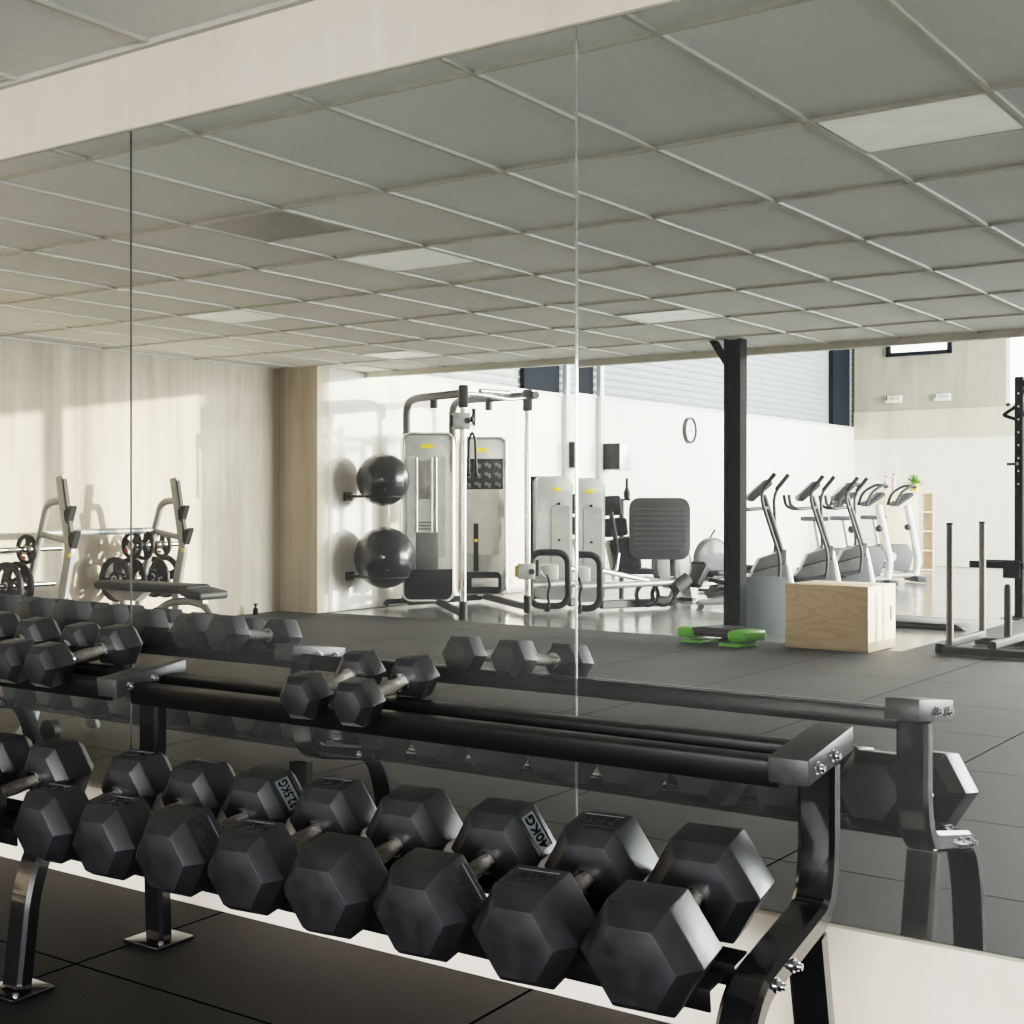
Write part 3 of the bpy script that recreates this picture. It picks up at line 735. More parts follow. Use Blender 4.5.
P('selector_pin', MB().cyl((0.60, yf2 - 0.03, 0.70), (0.60, yf2, 0.70), 0.018, n=12), YELLOW, s2)
P('foot_opening', MB().prism(rrect(0.46, 0.26, 0.06), 0.0, 0.012, (0.66, yf2 + 0.006, 0.21)), DARKPLASTIC, s2, 'black opening low in the shroud')
P('handle_bar', MB().box((0.70, yf2 - 0.02, 0.22), (0.30, 0.03, 0.10), 0.01), SHROUD, s2)
PA, PB = (0.222, -1.62), (0.965, -0.80)
for (px, py), zt, zclamp in ((PA, 2.26, 1.93), (PB, 2.28, 0.43)):
    pole = P('pole', MB().cyl((px, py, 0.0), (px, py, zt - 0.08), 0.031, n=20), SILVERTUBE, cm)
    P('pole_scale', MB().box((px - 0.031, py - 0.005, 1.1), (0.004, 0.012, 1.6)), GREYPLASTIC, pole)
    P('pole_top', MB().box((px, py, zt - 0.09), (0.09, 0.09, 0.22), 0.012), GREYTUBE, pole)
    P('pole_foot', MB().cyl((px, py, 0.0), (px, py, 0.18), 0.042, n=20), DARKPLASTIC, pole)
    cb = P('pulley_carriage', MB().box((px - 0.02, py - 0.03, zclamp), (0.17, 0.12, 0.16), 0.015), SHROUD, cm)
    P('pulley', MB().cyl((px + 0.03, py - 0.095, zclamp), (px + 0.03, py - 0.09, zclamp), 0.03, n=16), GREYTUBE, cb)
    P('carriage_knob', MB().box((px - 0.12, py - 0.03, zclamp), (0.03, 0.05, 0.12), 0.01), DARKPLASTIC if zclamp > 1 else YELLOW, cb)
    P('swivel', MB().cyl((px + 0.10, py - 0.03, zclamp - 0.05), (px + 0.10, py - 0.03, zclamp + 0.12), 0.02, n=12), DARKPLASTIC, cb)
P('overhead_tube', MB().tube([(-0.235, 0.0, 1.80), (-0.235, 0.0, 2.22), (-0.15, -0.3, 2.25), (PA[0], PA[1], 2.20)], 0.042, fil=0.16, fn=8), GREYTUBE, cm)
P('overhead_tube', MB().tube([(0.34, 0.85, 1.80), (0.34, 0.85, 2.27), (0.45, 0.55, 2.29), (PB[0] + 0.08, PB[1] - 0.05, 2.24)], 0.042, fil=0.16, fn=8), GREYTUBE, cm)
P('tube_stop', MB().cyl((0.0, -0.80, 2.11), (0.0, -0.80, 2.22), 0.04, n=14), GREYTUBE, cm)
P('tube_stop', MB().cyl((0.66, 0.0, 2.14), (0.66, 0.0, 2.27), 0.04, n=14), GREYTUBE, cm)
P('pull_up_bar', MB().tube([(PA[0], PA[1], 2.20), (0.45, -1.4, 2.20), (0.75, -1.05, 2.18), (PB[0], PB[1], 2.22)], 0.02, fil=0.08), SILVERTUBE, cm)
P('pull_up_grip', MB().cyl((0.40, -1.5, 2.235), (0.72, -1.2, 2.235), 0.024), SILVERTUBE, cm)
P('base_bar', MB().tube([(0.1, 0.0, 0.06), (PA[0], PA[1], 0.06)], 0, flat=(0.07, 0.06, (0, 0, 1))), DARKPLASTIC, cm)
P('base_bar', MB().tube([(0.70, 0.80, 0.06), (PB[0], PB[1], 0.06)], 0, flat=(0.07, 0.06, (0, 0, 1))), DARKPLASTIC, cm)
P('base_bar', MB().tube([(-0.20, 0.02, 0.05), (0.66, 0.80, 0.05)], 0, flat=(0.07, 0.05, (0, 0, 1))), DARKPLASTIC, cm)
P('base_foot', MB().tube([(-0.47, -0.06, 0.02), (-0.45, -0.06, 0.06), (-0.15, 0.0, 0.07)], 0.03, fil=0.03), DARKPLASTIC, cm)
# triceps rope and ankle strap hung on the carriages
a = spot(473, 445, 13.25)
rp = thing('rope_handle', 'black triceps rope with ball ends hanging from the left pole', 'rope handle', (a.x, a.y, 0), YAW, None, True)
zt = 1.83
P('snap_hook', MB().tube([(0, 0, zt + 0.08), (0.012, 0, zt + 0.04), (0, 0, zt), (-0.012, 0, zt + 0.04)], 0.006, closed=True), CHROME, rp)
P('cable_stop', MB().lathe([(0.004, zt + 0.08), (0.018, zt + 0.09), (0.018, zt + 0.13), (0.006, zt + 0.15)], n=12), DARKPLASTIC, rp)
P('rope', MB().tube([(-0.035, 0, zt - 0.40), (-0.03, 0, zt - 0.08), (0.0, 0, zt), (0.03, 0, zt - 0.08), (0.04, 0, zt - 0.40)], 0.013, fil=0.05), DARKPLASTIC, rp)
for x in (-0.035, 0.04): P('rope_end', MB().sphere((x, 0, zt - 0.42), 0.024, 14), DARKPLASTIC, rp)
a = spot(548, 580, 14.0)
st = thing('ankle_strap', 'black strap on a chain hanging low from the right pole', 'strap', (a.x, a.y, 0), YAW, None, True)
P('strap', MB().tube([(0.0, 0, 0.40), (0.03, 0, 0.30), (0.005, 0, 0.20), (0.02, 0, 0.10), (0.0, 0.0, 0.05)], 0.014, fil=0.04), DARKPLASTIC, st)
P('chain', MB().tube([(-0.07, 0, 0.44), (-0.02, 0, 0.36), (0.0, 0, 0.39)], 0.008, fil=0.02), CHROME, st)
P('buckle', MB().box((0.0, 0, 0.05), (0.06, 0.04, 0.05), 0.01), DARKPLASTIC, st)

# ---- leg press
o = spot(553, 600, 15.3)
lp = thing('leg_press_machine', 'white and black leg press with a big dark foot plate near the hall wall', 'leg press', (o.x, o.y, 0), YAW, None, True)
tw = P('weight_tower', MB().prism(rrect(0.40, 1.36, 0.07), -0.14, 0.14, (0.0, 0.0, 0.74), bev=0.02), SHROUD, lp, smooth=40)
P('tower_back', MB().prism(rrect(0.46, 1.38, 0.08), 0.0, 0.06, (-0.05, 0.17, 0.74), bev=0.01), DARKPLASTIC, tw)
P('tower_cover', MB().prism(rrect(0.20, 0.80, 0.03), 0.0, 0.012, (0.07, -0.136, 0.70)), CLEARPANEL, tw)
P('badge', MB().box((0.03, -0.142, 1.28), (0.075, 0.006, 0.045), 0.004), YELLOW, tw)
for z in (0.72, 1.12): P('stud', MB().cyl((0.05, -0.155, z), (0.05, -0.14, z), 0.016, n=10), DARKPLASTIC, tw)
lo = [(-0.19 + p[0], -0.95, 0.335 + p[1]) for p in rrect(0.40, 0.56, 0.12)]
P('guard_loop', MB().tube(lo, 0.036, n=12, closed=True), DARKPLASTIC, lp)
P('carriage_box', MB().box((-0.20, -0.72, 0.40), (0.26, 0.25, 0.16), 0.02), SHROUD, lp)
P('slide_rail', MB().cyl((-0.40, -0.85, 0.26), (0.90, -0.40, 0.30), 0.035), SILVERTUBE, lp)
P('slide_rail', MB().cyl((0.05, -0.70, 0.44), (0.78, -0.30, 0.28), 0.030), SILVERTUBE, lp)
P('base_beam', MB().tube([(0.1, -0.5, 0.06), (0.98, 0.0, 0.06)], 0, flat=(0.09, 0.07, (0, 0, 1))), GREYTUBE, lp)
P('rail_end', MB().cyl((0.90, -0.43, 0.24), (1.05, -0.38, 0.34), 0.07), GREYTUBE, lp)
P('roller', MB().lathe([(0.10, -0.03), (0.13, -0.03), (0.14, 0), (0.13, 0.03), (0.10, 0.03), (0.10, -0.03)], (0.80, -0.30, 0.16), (0, 1, 0), 24), DARKPLASTIC, lp)
P('roller', MB().lathe([(0.10, -0.03), (0.13, -0.03), (0.14, 0), (0.13, 0.03), (0.10, 0.03), (0.10, -0.03)], (0.62, -0.35, 0.16), (0, 1, 0), 24), DARKPLASTIC, lp)
Mb = Matrix.Rotation(-0.22, 3, 'Y')
P('headrest', MB().box((0.28, 0.15, 1.12), (0.26, 0.32, 0.22), 0.035, Matrix.Rotation(-0.06, 3, 'Y'), 3), UPHOLSTERY, lp)
P('back_cushion', MB().box((0.34, 0.12, 0.88), (0.26, 0.36, 0.20), 0.035, Matrix.Rotation(-0.12, 3, 'Y'), 3), UPHOLSTERY, lp)
P('back_cushion', MB().box((0.44, 0.08, 0.58), (0.30, 0.40, 0.36), 0.04, Mb, 3), UPHOLSTERY, lp)
P('back_support', MB().tube([(0.28, -0.06, 1.05), (0.34, -0.10, 0.65), (0.30, -0.14, 0.32)], 0.028, fil=0.05), DARKPLASTIC, lp)
P('seat', MB().box((0.56, 0.0, 0.40), (0.36, 0.42, 0.06), 0.025, None, 3), UPHOLSTERY, lp)
P('seat_post', MB().tube([(0.35, -0.1, 0.60), (0.30, -0.15, 0.30)], 0.03), SILVERTUBE, lp)
P('side_handle', MB().tube([(0.62, -0.2, 0.34), (0.80, -0.2, 0.30), (0.94, -0.2, 0.34)], 0.02, fil=0.05), SILVERTUBE, lp)
fp = P('foot_plate', MB().prism(rrect(0.66, 0.68, 0.11), -0.025, 0.025, (0.80, -0.12, 0.87), bev=0.012), GREYTUBE, lp, 'large dark grey ribbed foot plate', 40)
for k in range(9): P('tread_rib', MB().box((0.80, -0.148, 0.65 + 0.055 * k), (0.56, 0.006, 0.008)), STACK, fp)
P('plate_post', MB().tube([(0.96, -0.05, 0.60), (0.96, -0.10, 0.28), (0.95, -0.32, 0.28)], 0.035, fil=0.06), GREYTUBE, lp)
P('lever', MB().lathe([(0.012, 0), (0.035, 0.02), (0.04, 0.08), (0.018, 0.14), (0.016, 0.24), (0, 0.25)], (0.56, 0.5, 1.19), n=14), DARKPLASTIC, lp)
P('lever_bar', MB().cyl((0.36, 0.45, 1.19), (0.60, 0.5, 1.19), 0.012), DARKPLASTIC, lp)
P('mast', MB().tube([(0.50, 0.5, 0.05), (0.50, 0.5, 1.20)], 0.03), GREYTUBE, lp)

# ---- rowing machines
def rower(u, v, t, label):
    o = spot(u, v, t, 3)
    r = thing('rowing_machine', label, 'rowing machine', (o.x, o.y, 0), YAW + 0.75, 'rowing machines by the hall wall', True)
    P('flywheel_housing', MB().lathe([(0, -0.07), (0.20, -0.07), (0.255, -0.05), (0.27, 0.0), (0.255, 0.05), (0.20, 0.07), (0, 0.07)], (0, 0, 0.42), (0.25, 1, 0), 40), GREYPLASTIC, r)
    P('housing_ring', MB().lathe([(0.262, -0.03), (0.285, -0.03), (0.285, 0.03), (0.262, 0.03), (0.262, -0.03)], (0.02, 0.01, 0.42), (0.25, 1, 0), 40), GREYTUBE, r)
    P('front_stand', MB().prism([(-0.05, 0.0), (0.30, 0.0), (0.28, 0.08), (0.20, 0.30), (0.12, 0.30), (0.02, 0.10)], -0.06, 0.06, (0.04, 0.0, 0.0)), DARKPLASTIC, r)
    P('front_foot', MB().box((0.10, 0, 0.02), (0.08, 0.5, 0.04), 0.01), DARKPLASTIC, r)
    P('rail', MB().tube([(0.18, 0, 0.16), (1.45, 0, 0.20)], 0, flat=(0.08, 0.05, (0, 1, 0))), SILVER, r)
    P('rear_leg', MB().tube([(1.40, 0, 0.20), (1.45, 0, 0.02)], 0.025), DARKPLASTIC, r)
    P('seat', MB().box((0.86, 0, 0.30), (0.26, 0.32, 0.06), 0.025, None, 3), UPHOLSTERY, r)
    P('seat_roller', MB().box((0.86, 0, 0.25), (0.18, 0.10, 0.06), 0.01), DARKPLASTIC, r)
    P('foot_board', MB().box((0.42, 0.0, 0.28), (0.10, 0.34, 0.30), 0.015, Matrix.Rotation(0.7, 3, 'Y')), DARKPLASTIC, r)
    P('handle', MB().cyl((0.34, -0.24, 0.44), (0.34, 0.24, 0.44), 0.016), DARKPLASTIC, r)
    P('monitor_arm', MB().tube([(0.05, 0.08, 0.66), (0.20, 0.08, 0.80)], 0.014), GREYTUBE, r)
rower(672, 594, 16.2, 'grey disc rowing machine just behind the leg press foot plate')
rower(712, 588, 17.6, 'grey disc rowing machine just left of the black column')

# ---- elliptical trainers
def elliptical(u, v, t, label, dz=0.0):
    o = spot(u, v, t, 3)
    e = thing('elliptical_trainer', label, 'elliptical trainer', (o.x, o.y, 0), YAW + dz - 0.18, 'grey elliptical trainers in a row', True)
    body = [(-0.58, 0.06), (-0.02, 0.04), (-0.07, 0.46), (-0.09, 0.505), (-0.42, 0.405), (-0.58, 0.22)]
    P('housing', MB().prism(body, -0.13, 0.13, (0, 0, 0), bev=0.02), GREYPLASTIC, e)
    P('housing_top', MB().prism([(-0.44, 0.405), (-0.09, 0.51), (-0.08, 0.65), (-0.37, 0.55)], -0.12, 0.12, (0, 0, 0), bev=0.015), STACK, e, 'dark top band')
    P('front_tube', MB().tube([(-0.09, 0, 0.58), (-0.03, 0, 0.30), (0.0, 0, 0.12), (-0.06, 0, 0.03)], 0.035, fil=0.1), WHITEPLASTIC, e, 'white front tube')
    P('front_foot', MB().cyl((-0.06, -0.28, 0.03), (-0.06, 0.28, 0.03), 0.03), GREYTUBE, e)
    P('rear_rail', MB().tube([(-0.35, 0, 0.10), (-0.98, 0, 0.06)], 0.035), SILVER, e)
    P('rear_foot', MB().cyl((-0.98, -0.28, 0.03), (-0.98, 0.28, 0.03), 0.03), GREYTUBE, e)
    P('column', MB().tube([(-0.10, 0, 0.55), (-0.20, 0, 0.90), (-0.31, 0, 1.24)], 0.03, fil=0.1), GREYTUBE, e)
    cs = P('console', MB().box((-0.36, 0, 1.29), (0.30, 0.42, 0.08), 0.025, Matrix.Rotation(-0.75, 3, 'Y')), GREYTUBE, e)
    P('screen', MB().box((-0.392, 0, 1.320), (0.22, 0.30, 0.012), 0.004, Matrix.Rotation(-0.75, 3, 'Y')), SCREEN, cs)
    P('front_handle', MB().tube([(-0.27, -0.02, 1.10), (-0.50, -0.24, 1.08), (-0.58, -0.24, 1.12), (-0.60, -0.24, 1.25)], 0.02, fil=0.06), GREYTUBE, e)
    P('front_handle', MB().tube([(-0.27, 0.02, 1.10), (-0.50, 0.24, 1.08), (-0.58, 0.24, 1.12), (-0.60, 0.24, 1.25)], 0.02, fil=0.06), GREYTUBE, e)
    for s in (-1, 1):
        P('moving_arm', MB().tube([(-0.12 + s * 0.10, s * 0.27, 1.47), (-0.28 + s * 0.10, s * 0.27, 1.26), (-0.22 + s * 0.06, s * 0.27, 0.92), (-0.16, s * 0.25, 0.55), (-0.26 - s * 0.08, s * 0.22, 0.30)], 0.018, fil=0.16, fn=6), GREYTUBE, e)
        P('grip', MB().cyl((-0.12 + s * 0.10, s * 0.27, 1.47), (-0.25 + s * 0.10, s * 0.27, 1.30), 0.024), DARKPLASTIC, e)
        P('pedal_arm', MB().tube([(-0.26 - s * 0.08, s * 0.20, 0.30), (-0.92, s * 0.20, 0.14)], 0.025), GREYTUBE, e)
        P('pedal', MB().box((-0.62 - s * 0.1, s * 0.20, 0.27), (0.34, 0.15, 0.05), 0.015, Matrix.Rotation(0.2, 3, 'Y')), DARKPLASTIC, e)
elliptical(794, 600, 14.9, 'grey elliptical trainer right beside the black column')
elliptical(840, 595, 16.2, 'grey elliptical trainer behind the plywood box, the middle of three', 0.0)
elliptical(873, 592, 17.3, 'grey elliptical trainer behind the right end of the plywood box', 0.0)

# ---- exercise bikes
def bike(u, v, t, label):
    o = spot(u, v, t, 3)
    b = thing('exercise_bike', label, 'exercise bike', (o.x, o.y, 0), YAW, 'white exercise bikes beyond the trainers', True)
    P('column', MB().tube([(-0.02, 0, 0.10), (0.02, 0, 0.30), (-0.05, 0, 0.70), (-0.14, 0, 1.12)], 0.05, fil=0.15), WHITEPLASTIC, b)
    P('body', MB().prism([(-0.72, 0.24), (-0.14, 0.14), (-0.06, 0.42), (-0.16, 0.55), (-0.55, 0.56), (-0.74, 0.42)], -0.09, 0.09, (0, 0, 0), bev=0.03), GREYPLASTIC, b)
    P('crank_cover', MB().cyl((-0.40, -0.10, 0.37), (-0.40, 0.10, 0.37), 0.07), WHITEPLASTIC, b)
    P('front_foot', MB().box((-0.02, 0, 0.05), (0.14, 0.50, 0.08), 0.02), GREYTUBE, b)
    P('base_beam', MB().tube([(-0.02, 0, 0.10), (-0.75, 0, 0.10)], 0.04), SHROUD, b)
    P('rear_foot', MB().box((-0.75, 0, 0.04), (0.10, 0.46, 0.07), 0.02), GREYTUBE, b)
    P('seat_post', MB().tube([(-0.55, 0, 0.52), (-0.62, 0, 0.92)], 0.028), SHROUD, b)
    P('saddle', MB().prism([(-0.16, -0.09), (0.02, -0.05), (0.18, -0.02), (0.18, 0.02), (0.02, 0.05), (-0.16, 0.09)], -0.03, 0.03, (-0.62, 0, 0.94), (1, 0, 0), (0, 1, 0), bev=0.015), UPHOLSTERY, b)
    cs = P('console', MB().box((-0.22, 0, 1.20), (0.30, 0.30, 0.06), 0.025, Matrix.Rotation(-0.6, 3, 'Y')), GREYTUBE, b)
    P('screen', MB().box((-0.235, 0, 1.225), (0.20, 0.22, 0.012), 0.004, Matrix.Rotation(-0.6, 3, 'Y')), SCREEN, cs)
    P('handlebar', MB().tube([(-0.36, -0.16, 1.12), (-0.30, -0.17, 1.30), (-0.10, -0.15, 1.42), (0.0, 0, 1.36), (-0.10, 0.15, 1.42), (-0.30, 0.17, 1.30), (-0.36, 0.16, 1.12)], 0.02, fil=0.1), GREYTUBE, b)
    P('knob', MB().sphere((-0.16, -0.08, 0.80), 0.05, 14), GREYTUBE, b)
    for s in (-1, 1):
        P('crank', MB().cyl((-0.40, s * 0.11, 0.37), (-0.40 + s * 0.13, s * 0.12, 0.30), 0.016), CHROME, b)
        P('pedal', MB().box((-0.40 + s * 0.13, s * 0.18, 0.29), (0.12, 0.10, 0.03), 0.01), DARKPLASTIC, b)
bike(862, 590, 18.3, 'white exercise bike mostly hidden behind the third elliptical trainer')
bike(889, 583, 19.0, 'white exercise bike just right of the elliptical trainers')
bike(917, 579, 20.0, 'white exercise bike in front of the wooden shelf')

# ---- plywood plyo box on a thin rubber foot
pb = thing('plyo_box', 'pale plywood jump box on the edge of the rubber floor', 'plyo box', (-3.785, 8.32, 0), -0.02, None, True)
P('panel_box', MB().box((0, 0, 0.2625), (0.66, 0.62, 0.495), 0.003), PLY, pb)
P('base_strip', MB().box((0, 0, 0.008), (0.66, 0.60, 0.015)), WOOD, pb)
P('hand_hole', MB().prism(rrect(0.035, 0.12, 0.017), -0.002, 0.002, (0.3305, 0.20, 0.28), (0, 1, 0), (0, 0, 1)), DARKPLASTIC, pb, 'dark hand hole in the side')

# ---- aerobic step with green ends
sp_ = thing('aerobic_step', 'low dark grey step board with lime green ends on the floor before the column', 'step board', (-4.62, 7.92, 0), -0.16, None, True)
P('platform', MB().prism([(-0.24, 0.07), (0.24, 0.07), (0.22, 0.125), (0.12, 0.142), (-0.12, 0.142), (-0.22, 0.125)], -0.15, 0.15, (0, 0, 0), bev=0.012), GREYTUBE, sp_)
P('grip_slot', MB().box((0.02, -0.145, 0.078), (0.34, 0.02, 0.022), 0.005), DARKPLASTIC, sp_)
for s in (-1, 1):
    P('end_cap', MB().box((s * 0.24, 0, 0.085), (0.17, 0.34, 0.09), 0.035, None, 3), GREEN, sp_, 'lime green end')
    P('foot', MB().box((s * 0.20, -0.06 if s > 0 else 0.0, 0.014), (0.18, 0.30, 0.026), 0.012), GREEN, sp_)

# ---- blue grey foam panel standing behind the column
bpn = thing('foam_panel', 'blue grey board standing upright behind the black column', 'panel', (-4.68, 8.80, 0), 0.62, None, True)
P('board', MB().prism([(-0.24, 0.003), (0.30, 0.003), (0.25, 0.50), (-0.27, 0.50)], -0.02, 0.02, (0, 0, 0), bev=0.006), BLUEMAT, bpn)
P('edge_band', MB().box((-0.01, 0, 0.505), (0.50, 0.034, 0.012), 0.004), GREYPLASTIC, bpn)

# ---- black steel column carrying the edge of the low ceiling
cb = spot(736, 640, 11.55, 3)
colm = MB()
for s in (-1, 1): colm.box((cb.x + s * 0.065, -cb.y, ZC / 2), (0.014, 0.14, ZC))
colm.box((cb.x, -cb.y, ZC / 2), (0.13, 0.012, ZC))
colm.box((cb.x, -cb.y, 0.008), (0.24, 0.22, 0.016))
colm.prism([(0, 0), (0.05, 0), (-0.10, 0.26), (-0.16, 0.26)], -0.03, 0.03, (cb.x - 0.06, -cb.y, ZC - 0.26))
struct('trim_8', colm, STEELCOL, label='black steel column under the edge of the low ceiling')

# ---- low platform on the resin floor
lpf = thing('low_platform', 'low black slab lying on the resin floor right of the plywood box', 'platform', (-3.98, 10.75, 0), 0.0, None, True)
P('slab', MB().prism([(-0.62, 0.0), (0.60, 0.0), (0.52, 0.055), (-0.60, 0.07)], -0.35, 0.35, (0, 0, -0.004), bev=0.008), DARKPLASTIC, lpf)
P('edge_trim', MB().box((-0.02, -0.352, 0.025), (1.16, 0.008, 0.02)), GREYTUBE, lpf)

# ---- push sled
sl = thing('push_sled', 'dark steel push sled with upright posts on the rubber floor', 'push sled', (-2.94, 8.28, 0), 0.0, None, True)
def bar(a, b, w=0.06, nrm=(0, 0, 1)): return MB().tube([a, b], 0, flat=(w, w, nrm))
P('runner', bar((-0.05, 0, 0.035), (0.80, 0, 0.035)), GREYTUBE, sl)
P('runner', bar((-0.05, 0.92, 0.035), (0.80, 0.92, 0.035)), GREYTUBE, sl)
P('cross_member', bar((0.0, 0.0, 0.09), (0.0, 0.92, 0.09)), GREYTUBE, sl)
P('cross_member', bar((0.75, 0.0, 0.09), (0.75, 0.92, 0.09)), GREYTUBE, sl)
P('cross_member', bar((0.30, 0.0, 0.09), (0.30, 0.92, 0.09)), GREYTUBE, sl)
for (x, y, h) in ((0.0, 0.0, 1.01), (0.0, 0.92, 1.01), (0.75, 0.0, 1.01), (0.75, 0.92, 1.01)):
    p = P('push_post', MB().cyl((x, y, 0.06), (x, y, h - 0.015), 0.026, n=18), mat('sled post paint', (0.13, 0.13, 0.128), 0.45), sl)
    P('post_cap', MB().cyl((x, y, h - 0.015), (x, y, h), 0.027, n=18), DARKPLASTIC, p)
P('weight_horn', MB().lathe([(0.028, 0.06), (0.028, 0.50), (0.02, 0.53), (0, 0.53)], (0.30, 0.46, 0), n=18), GREYTUBE, sl)
P('skid_tip', MB().box((-0.07, 0, 0.045), (0.06, 0.09, 0.08), 0.015), DARKPLASTIC, sl)

# ---- power rack
pr_ = thing('power_rack', 'tall black power rack with perforated posts at the right of the hall', 'power rack', (-3.36, 12.25, 0), 0.0, None, True)
for (x, y) in ((0, 0), (1.2, 0), (0, 1.2), (1.2, 1.2)):
    p = P('post', MB().box((x, y, 1.215), (0.075, 0.075, 2.43), 0.004), STEELCOL, pr_)
    for k in range(8): P('post_hole', MB().cyl((x, y - 0.0385, 1.35 + 0.13 * k), (x, y - 0.037, 1.35 + 0.13 * k), 0.009, n=10), SHROUD, p)
    P('post_foot', MB().box((x, y, 0.006), (0.16, 0.16, 0.012)), STEELCOL, p)
for (a, b) in (((0, 0, 2.36), (1.2, 0, 2.36)), ((0, 1.2, 2.36), (1.2, 1.2, 2.36)), ((0, 0, 2.30), (0, 1.2, 2.30)), ((1.2, 0, 2.30), (1.2, 1.2, 2.30))):
    P('top_beam', bar(a, b, 0.07), STEELCOL, pr_)
P('spotter_arm', bar((-0.46, -0.02, 0.53), (0.05, -0.02, 0.53), 0.07), STEELCOL, pr_)
P('spotter_bracket', MB().box((-0.06, -0.02, 0.49), (0.16, 0.10, 0.18), 0.01), STEELCOL, pr_)
P('arm_lining', MB().box((-0.20, -0.02, 0.575), (0.30, 0.06, 0.015)), DARKPLASTIC, pr_)
P('gusset', MB().tube([(0.02, 0, 2.17), (-0.15, 0.0, 2.05), (0.02, 0, 1.98)], 0.018, fil=0.02), STEELCOL, pr_)
P('gusset', MB().tube([(0.0, 0, 2.30), (0.26, 0, 2.22), (0.0, 0, 2.02)], 0.02, fil=0.05), STEELCOL, pr_)
P('bar_hook', MB().box((-0.05, -0.06, 1.55), (0.10, 0.05, 0.03), 0.006), GREYTUBE, pr_)
pt = P('lifting_platform', MB().box((0.6, 0.6, 0.002), (1.5, 1.5, 0.003)), DARKPLASTIC, pr_)

# ---- wall things in the hall
ck = thing('wall_clock', 'round dark rimmed clock high on the white hall wall', 'clock', (XW, 16.2, 2.22), 0, None, True)
P('dial', MB().cyl((0.005, 0, 0), (0.03, 0, 0), 0.165, n=40), WHITEPLASTIC, ck)
P('rim', MB().lathe([(0.16, 0.0), (0.195, 0.0), (0.195, 0.05), (0.175, 0.055), (0.16, 0.04), (0.16, 0.0)], (0, 0, 0), (1, 0, 0), 40), GREYTUBE, ck)
P('hand', MB().box((0.034, 0.02, 0.045), (0.004, 0.012, 0.12), 0, Matrix.Rotation(0.4, 3, 'X')), DARKPLASTIC, ck)
P('hand', MB().box((0.034, -0.03, -0.02), (0.004, 0.09, 0.012)), DARKPLASTIC, ck)
spk = thing('wall_speaker', 'grey and black box speaker fixed on the white hall wall', 'speaker', (XW, 13.62, 1.76), 0, None, True)
P('cabinet', MB().box((0.17, 0, 0), (0.30, 0.30, 0.36), 0.02), SHROUD, spk)
P('grille', MB().box((0.17, -0.152, 0), (0.27, 0.012, 0.34), 0.004), DARKPLASTIC, spk)
P('bracket', MB().box((0.015, 0, 0), (0.03, 0.10, 0.20)), GREYTUBE, spk)
dt = tag(link('wall_duct', bx(XW, XW + 0.07, -13.50, -13.40, 1.40, 4.6, 0.004), mat('pale blue grey duct', (0.52, 0.56, 0.6), 0.4), None), 'narrow pale grey duct running up the white hall wall', 'duct')
for (x, lb) in ((-8.02, 'small white wall box high on the back wall, under the window'), (-7.17, 'small white wall box high on the back wall, farther from the corner')):
    wbx = thing('wall_box', lb, 'wall box', (x, 23.4, 3.06), 0, 'white boxes high on the back wall', True)
    P('case', MB().box((0, -0.04, 0), (0.28, 0.08, 0.13), 0.012), WHITEPLASTIC, wbx)
    P('lens', MB().box((0.03, -0.083, 0.01), (0.18, 0.008, 0.06), 0.003), SHROUD, wbx)
    P('slot', MB().box((-0.115, -0.083, 0.02), (0.02, 0.008, 0.08)), DARKPLASTIC, wbx)
# ---- shelf and plant
sh = thing('shelf_unit', 'light wooden shelf unit against the back wall of the hall', 'shelf', (-7.25, 21.4, 0), YAW, None, True)
P('front_panel', MB().box((-0.12, -0.2, 0.66), (0.55, 0.02, 1.30), 0.003), WOOD, sh)
for x in (-0.40, 0.16, 0.42): P('side_board', MB().box((x, 0.0, 0.66), (0.03, 0.40, 1.32)), WOOD, sh)
for k in range(5): P('shelf_board', MB().box((0.29, 0.0, 0.02 + 0.325 * k), (0.26, 0.38, 0.025)), WOOD, sh)
P('top_board', MB().box((0.01, 0, 1.335), (0.86, 0.42, 0.025)), WOOD, sh)
o2 = spot(913, 500, 20.6, 3)
plnt = thing('potted_plant', 'bushy green plant in an ochre pot on the shelf unit', 'plant', (-7.10, 21.5, 1.349), YAW, None, True)
P('pot', MB().lathe([(0, 0), (0.07, 0), (0.09, 0.13), (0.08, 0.13), (0.07, 0.11), (0, 0.11)], n=20), POT, plnt)
lv = MB()
for k in range(46):
    a = random.uniform(0, 2 * PI); el = random.uniform(0.1, 1.3); ln = random.uniform(0.12, 0.30)
    d = Vector((math.cos(a) * math.cos(el), math.sin(a) * math.cos(el), math.sin(el))); q = Vector((-math.sin(a), math.cos(a), 0))
    p0 = Vector((0, 0, 0.11)); p1 = p0 + d * ln * 0.6; p2 = p0 + d * ln - Vector((0, 0, ln * 0.25))
    w = 0.022
    vs = [lv.bm.verts.new(p) for p in (p0, p1 - q * w, p2, p1 + q * w)]
    lv.face(vs)
P('leaves', lv, LEAF, plnt)
for (dx, h, lb) in ((-0.30, 0.26, 'tall pink bottle on the left end of the shelf unit'), (-0.17, 0.30, 'tall pink bottle on the shelf unit, the one beside the plant')):
    c, s = math.cos(YAW), math.sin(YAW)
    bt = thing('bottle', lb, 'bottle', (-7.25 + dx * c, 21.4 + dx * s, 1.348), 0, 'bottles on the shelf unit', True)
    P('glass', MB().lathe([(0, 0), (0.035, 0), (0.037, h * 0.6), (0.015, h * 0.78), (0.015, h * 0.92), (0, h * 0.92)], n=18), mat('pink bottle', (0.62, 0.40, 0.36), 0.3), bt)
    P('cap', MB().cyl((0, 0, h * 0.92), (0, 0, h), 0.018, n=14), DARKPLASTIC, bt)

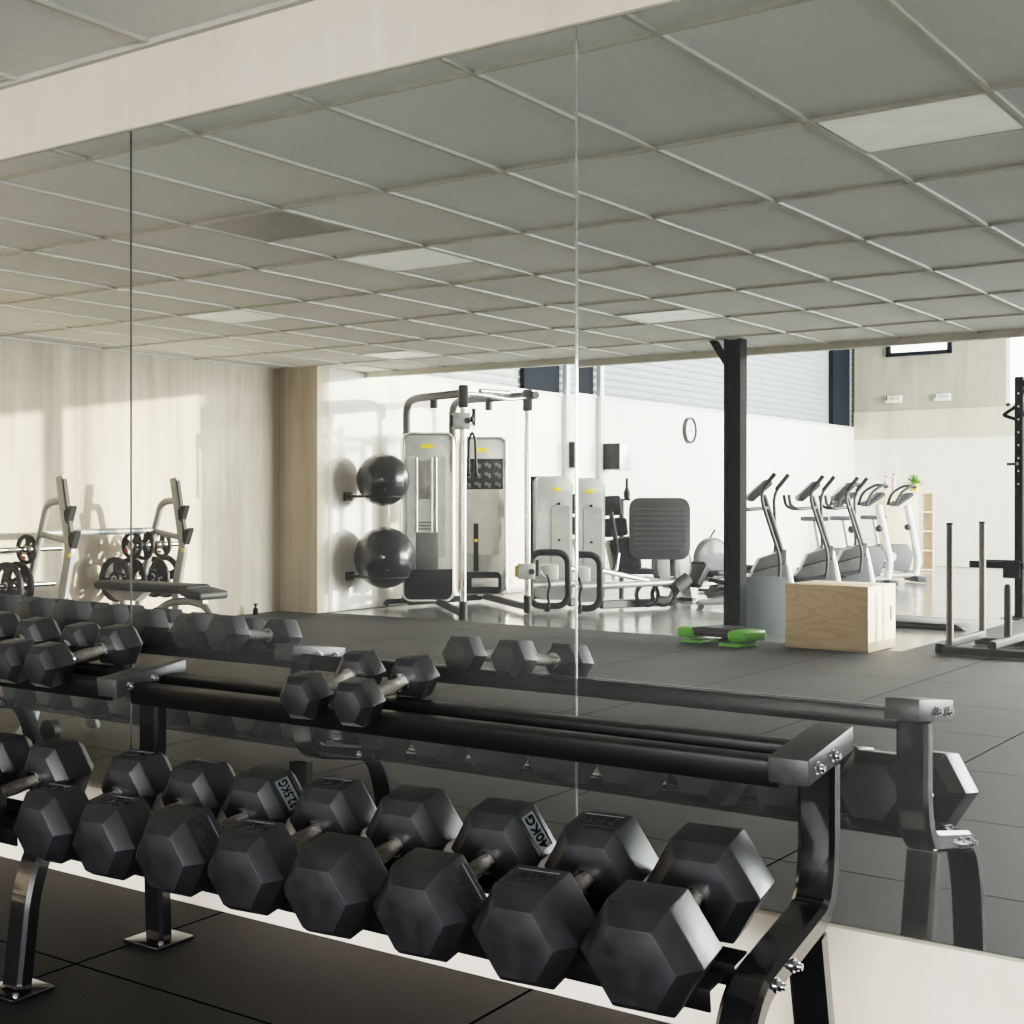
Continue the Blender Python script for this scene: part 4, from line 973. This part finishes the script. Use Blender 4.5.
# ---- bench near the left end of the rack, seen low in the mirror
bn = thing('weight_bench', 'dark weight bench with curved silver feet near the left end of the rack', 'weight bench', (-5.35, 1.62, 0), 0.0, None, True)
P('pad', MB().box((-0.35, 0, 0.44), (1.1, 0.28, 0.07), 0.03, None, 3), UPHOLSTERY, bn)
for x in (0.15, -0.80):
    P('leg', MB().tube([(x, -0.24, 0.025), (x + 0.02, -0.20, 0.08), (x, -0.05, 0.40)], 0, fil=0.08, flat=(0.08, 0.03, (1, 0, 0))), SATIN, bn)
    P('leg', MB().tube([(x, 0.24, 0.025), (x + 0.02, 0.20, 0.08), (x, 0.05, 0.40)], 0, fil=0.08, flat=(0.08, 0.03, (1, 0, 0))), SATIN, bn)
P('spine', MB().tube([(0.15, 0, 0.385), (-0.80, 0, 0.385)], 0, flat=(0.07, 0.05, (0, 1, 0))), NAVY, bn)
P('wheel', MB().cyl((0.24, -0.14, 0.06), (0.24, -0.10, 0.06), 0.055, n=24), DARKPLASTIC, bn)

# ================================================================== LIGHT
def area(name, loc, rot, sx, sy, power, col):
    l = bpy.data.lights.new(name, 'AREA'); l.shape = 'RECTANGLE'; l.size = sx; l.size_y = sy; l.energy = power; l.color = col
    o = bpy.data.objects.new(name, l); COL.objects.link(o); o.location = loc; o.rotation_euler = rot
    return o
SKY_P, SUN_P = 1.0, 1.0
area('window_daylight', (XR - 0.05, -14.35, 2.5), (0, PI / 2, 0), 4.4, 6.2, 1900 * SKY_P, (0.93, 0.97, 1.0))
area('window_daylight', (XR - 0.05, -20.9, 2.5), (0, PI / 2, 0), 4.4, 4.9, 1500 * SKY_P, (0.93, 0.97, 1.0))
area('window_daylight', (0, YB + 0.1, 4.2), (PI / 2, 0, 0), 11.5, 2.4, 1300 * SKY_P, (0.97, 0.98, 1.0))
sl_ = bpy.data.lights.new('sun', 'SUN'); sl_.energy = 5.6 * SUN_P; sl_.angle = 0.012; sl_.color = (1.0, 0.87, 0.68)
so = bpy.data.objects.new('sun', sl_); COL.objects.link(so)
so.rotation_euler = Vector((-0.82, 0.56, -0.075)).to_track_quat('-Z', 'Y').to_euler()
w = bpy.data.worlds.new('sky'); scene.world = w; w.use_nodes = True
nt = w.node_tree; bg = nt.nodes['Background']
sk = nt.nodes.new('ShaderNodeTexSky'); sk.sky_type = 'HOSEK_WILKIE'; sk.turbidity = 3.0
sk.sun_direction = (0.82, -0.56, 0.1)
nt.links.new(sk.outputs[0], bg.inputs[0]); bg.inputs[1].default_value = 0.6

# ================================================================== CAMERA
cd = bpy.data.cameras.new('camera'); cam = bpy.data.objects.new('camera', cd); COL.objects.link(cam)
cd.sensor_width = 36.0; cd.sensor_fit = 'HORIZONTAL'; cd.lens = FPX / 1024 * 36.0
cd.shift_x = (512 - CX) / 1024; cd.shift_y = -(512 - V0) / 1024
cd.clip_start = 0.05; cd.clip_end = 200
cam.location = CAM; cam.rotation_euler = (PI / 2, 0, YAW)
scene.camera = cam
scene.view_settings.view_transform = 'Filmic'
scene.view_settings.look = 'High Contrast'
scene.view_settings.exposure = 0.9
scene.cycles.use_denoising = True
scene.cycles.max_bounces = 10
scene.cycles.diffuse_bounces = 5
scene.cycles.glossy_bounces = 6
scene.cycles.sample_clamp_indirect = 8.0
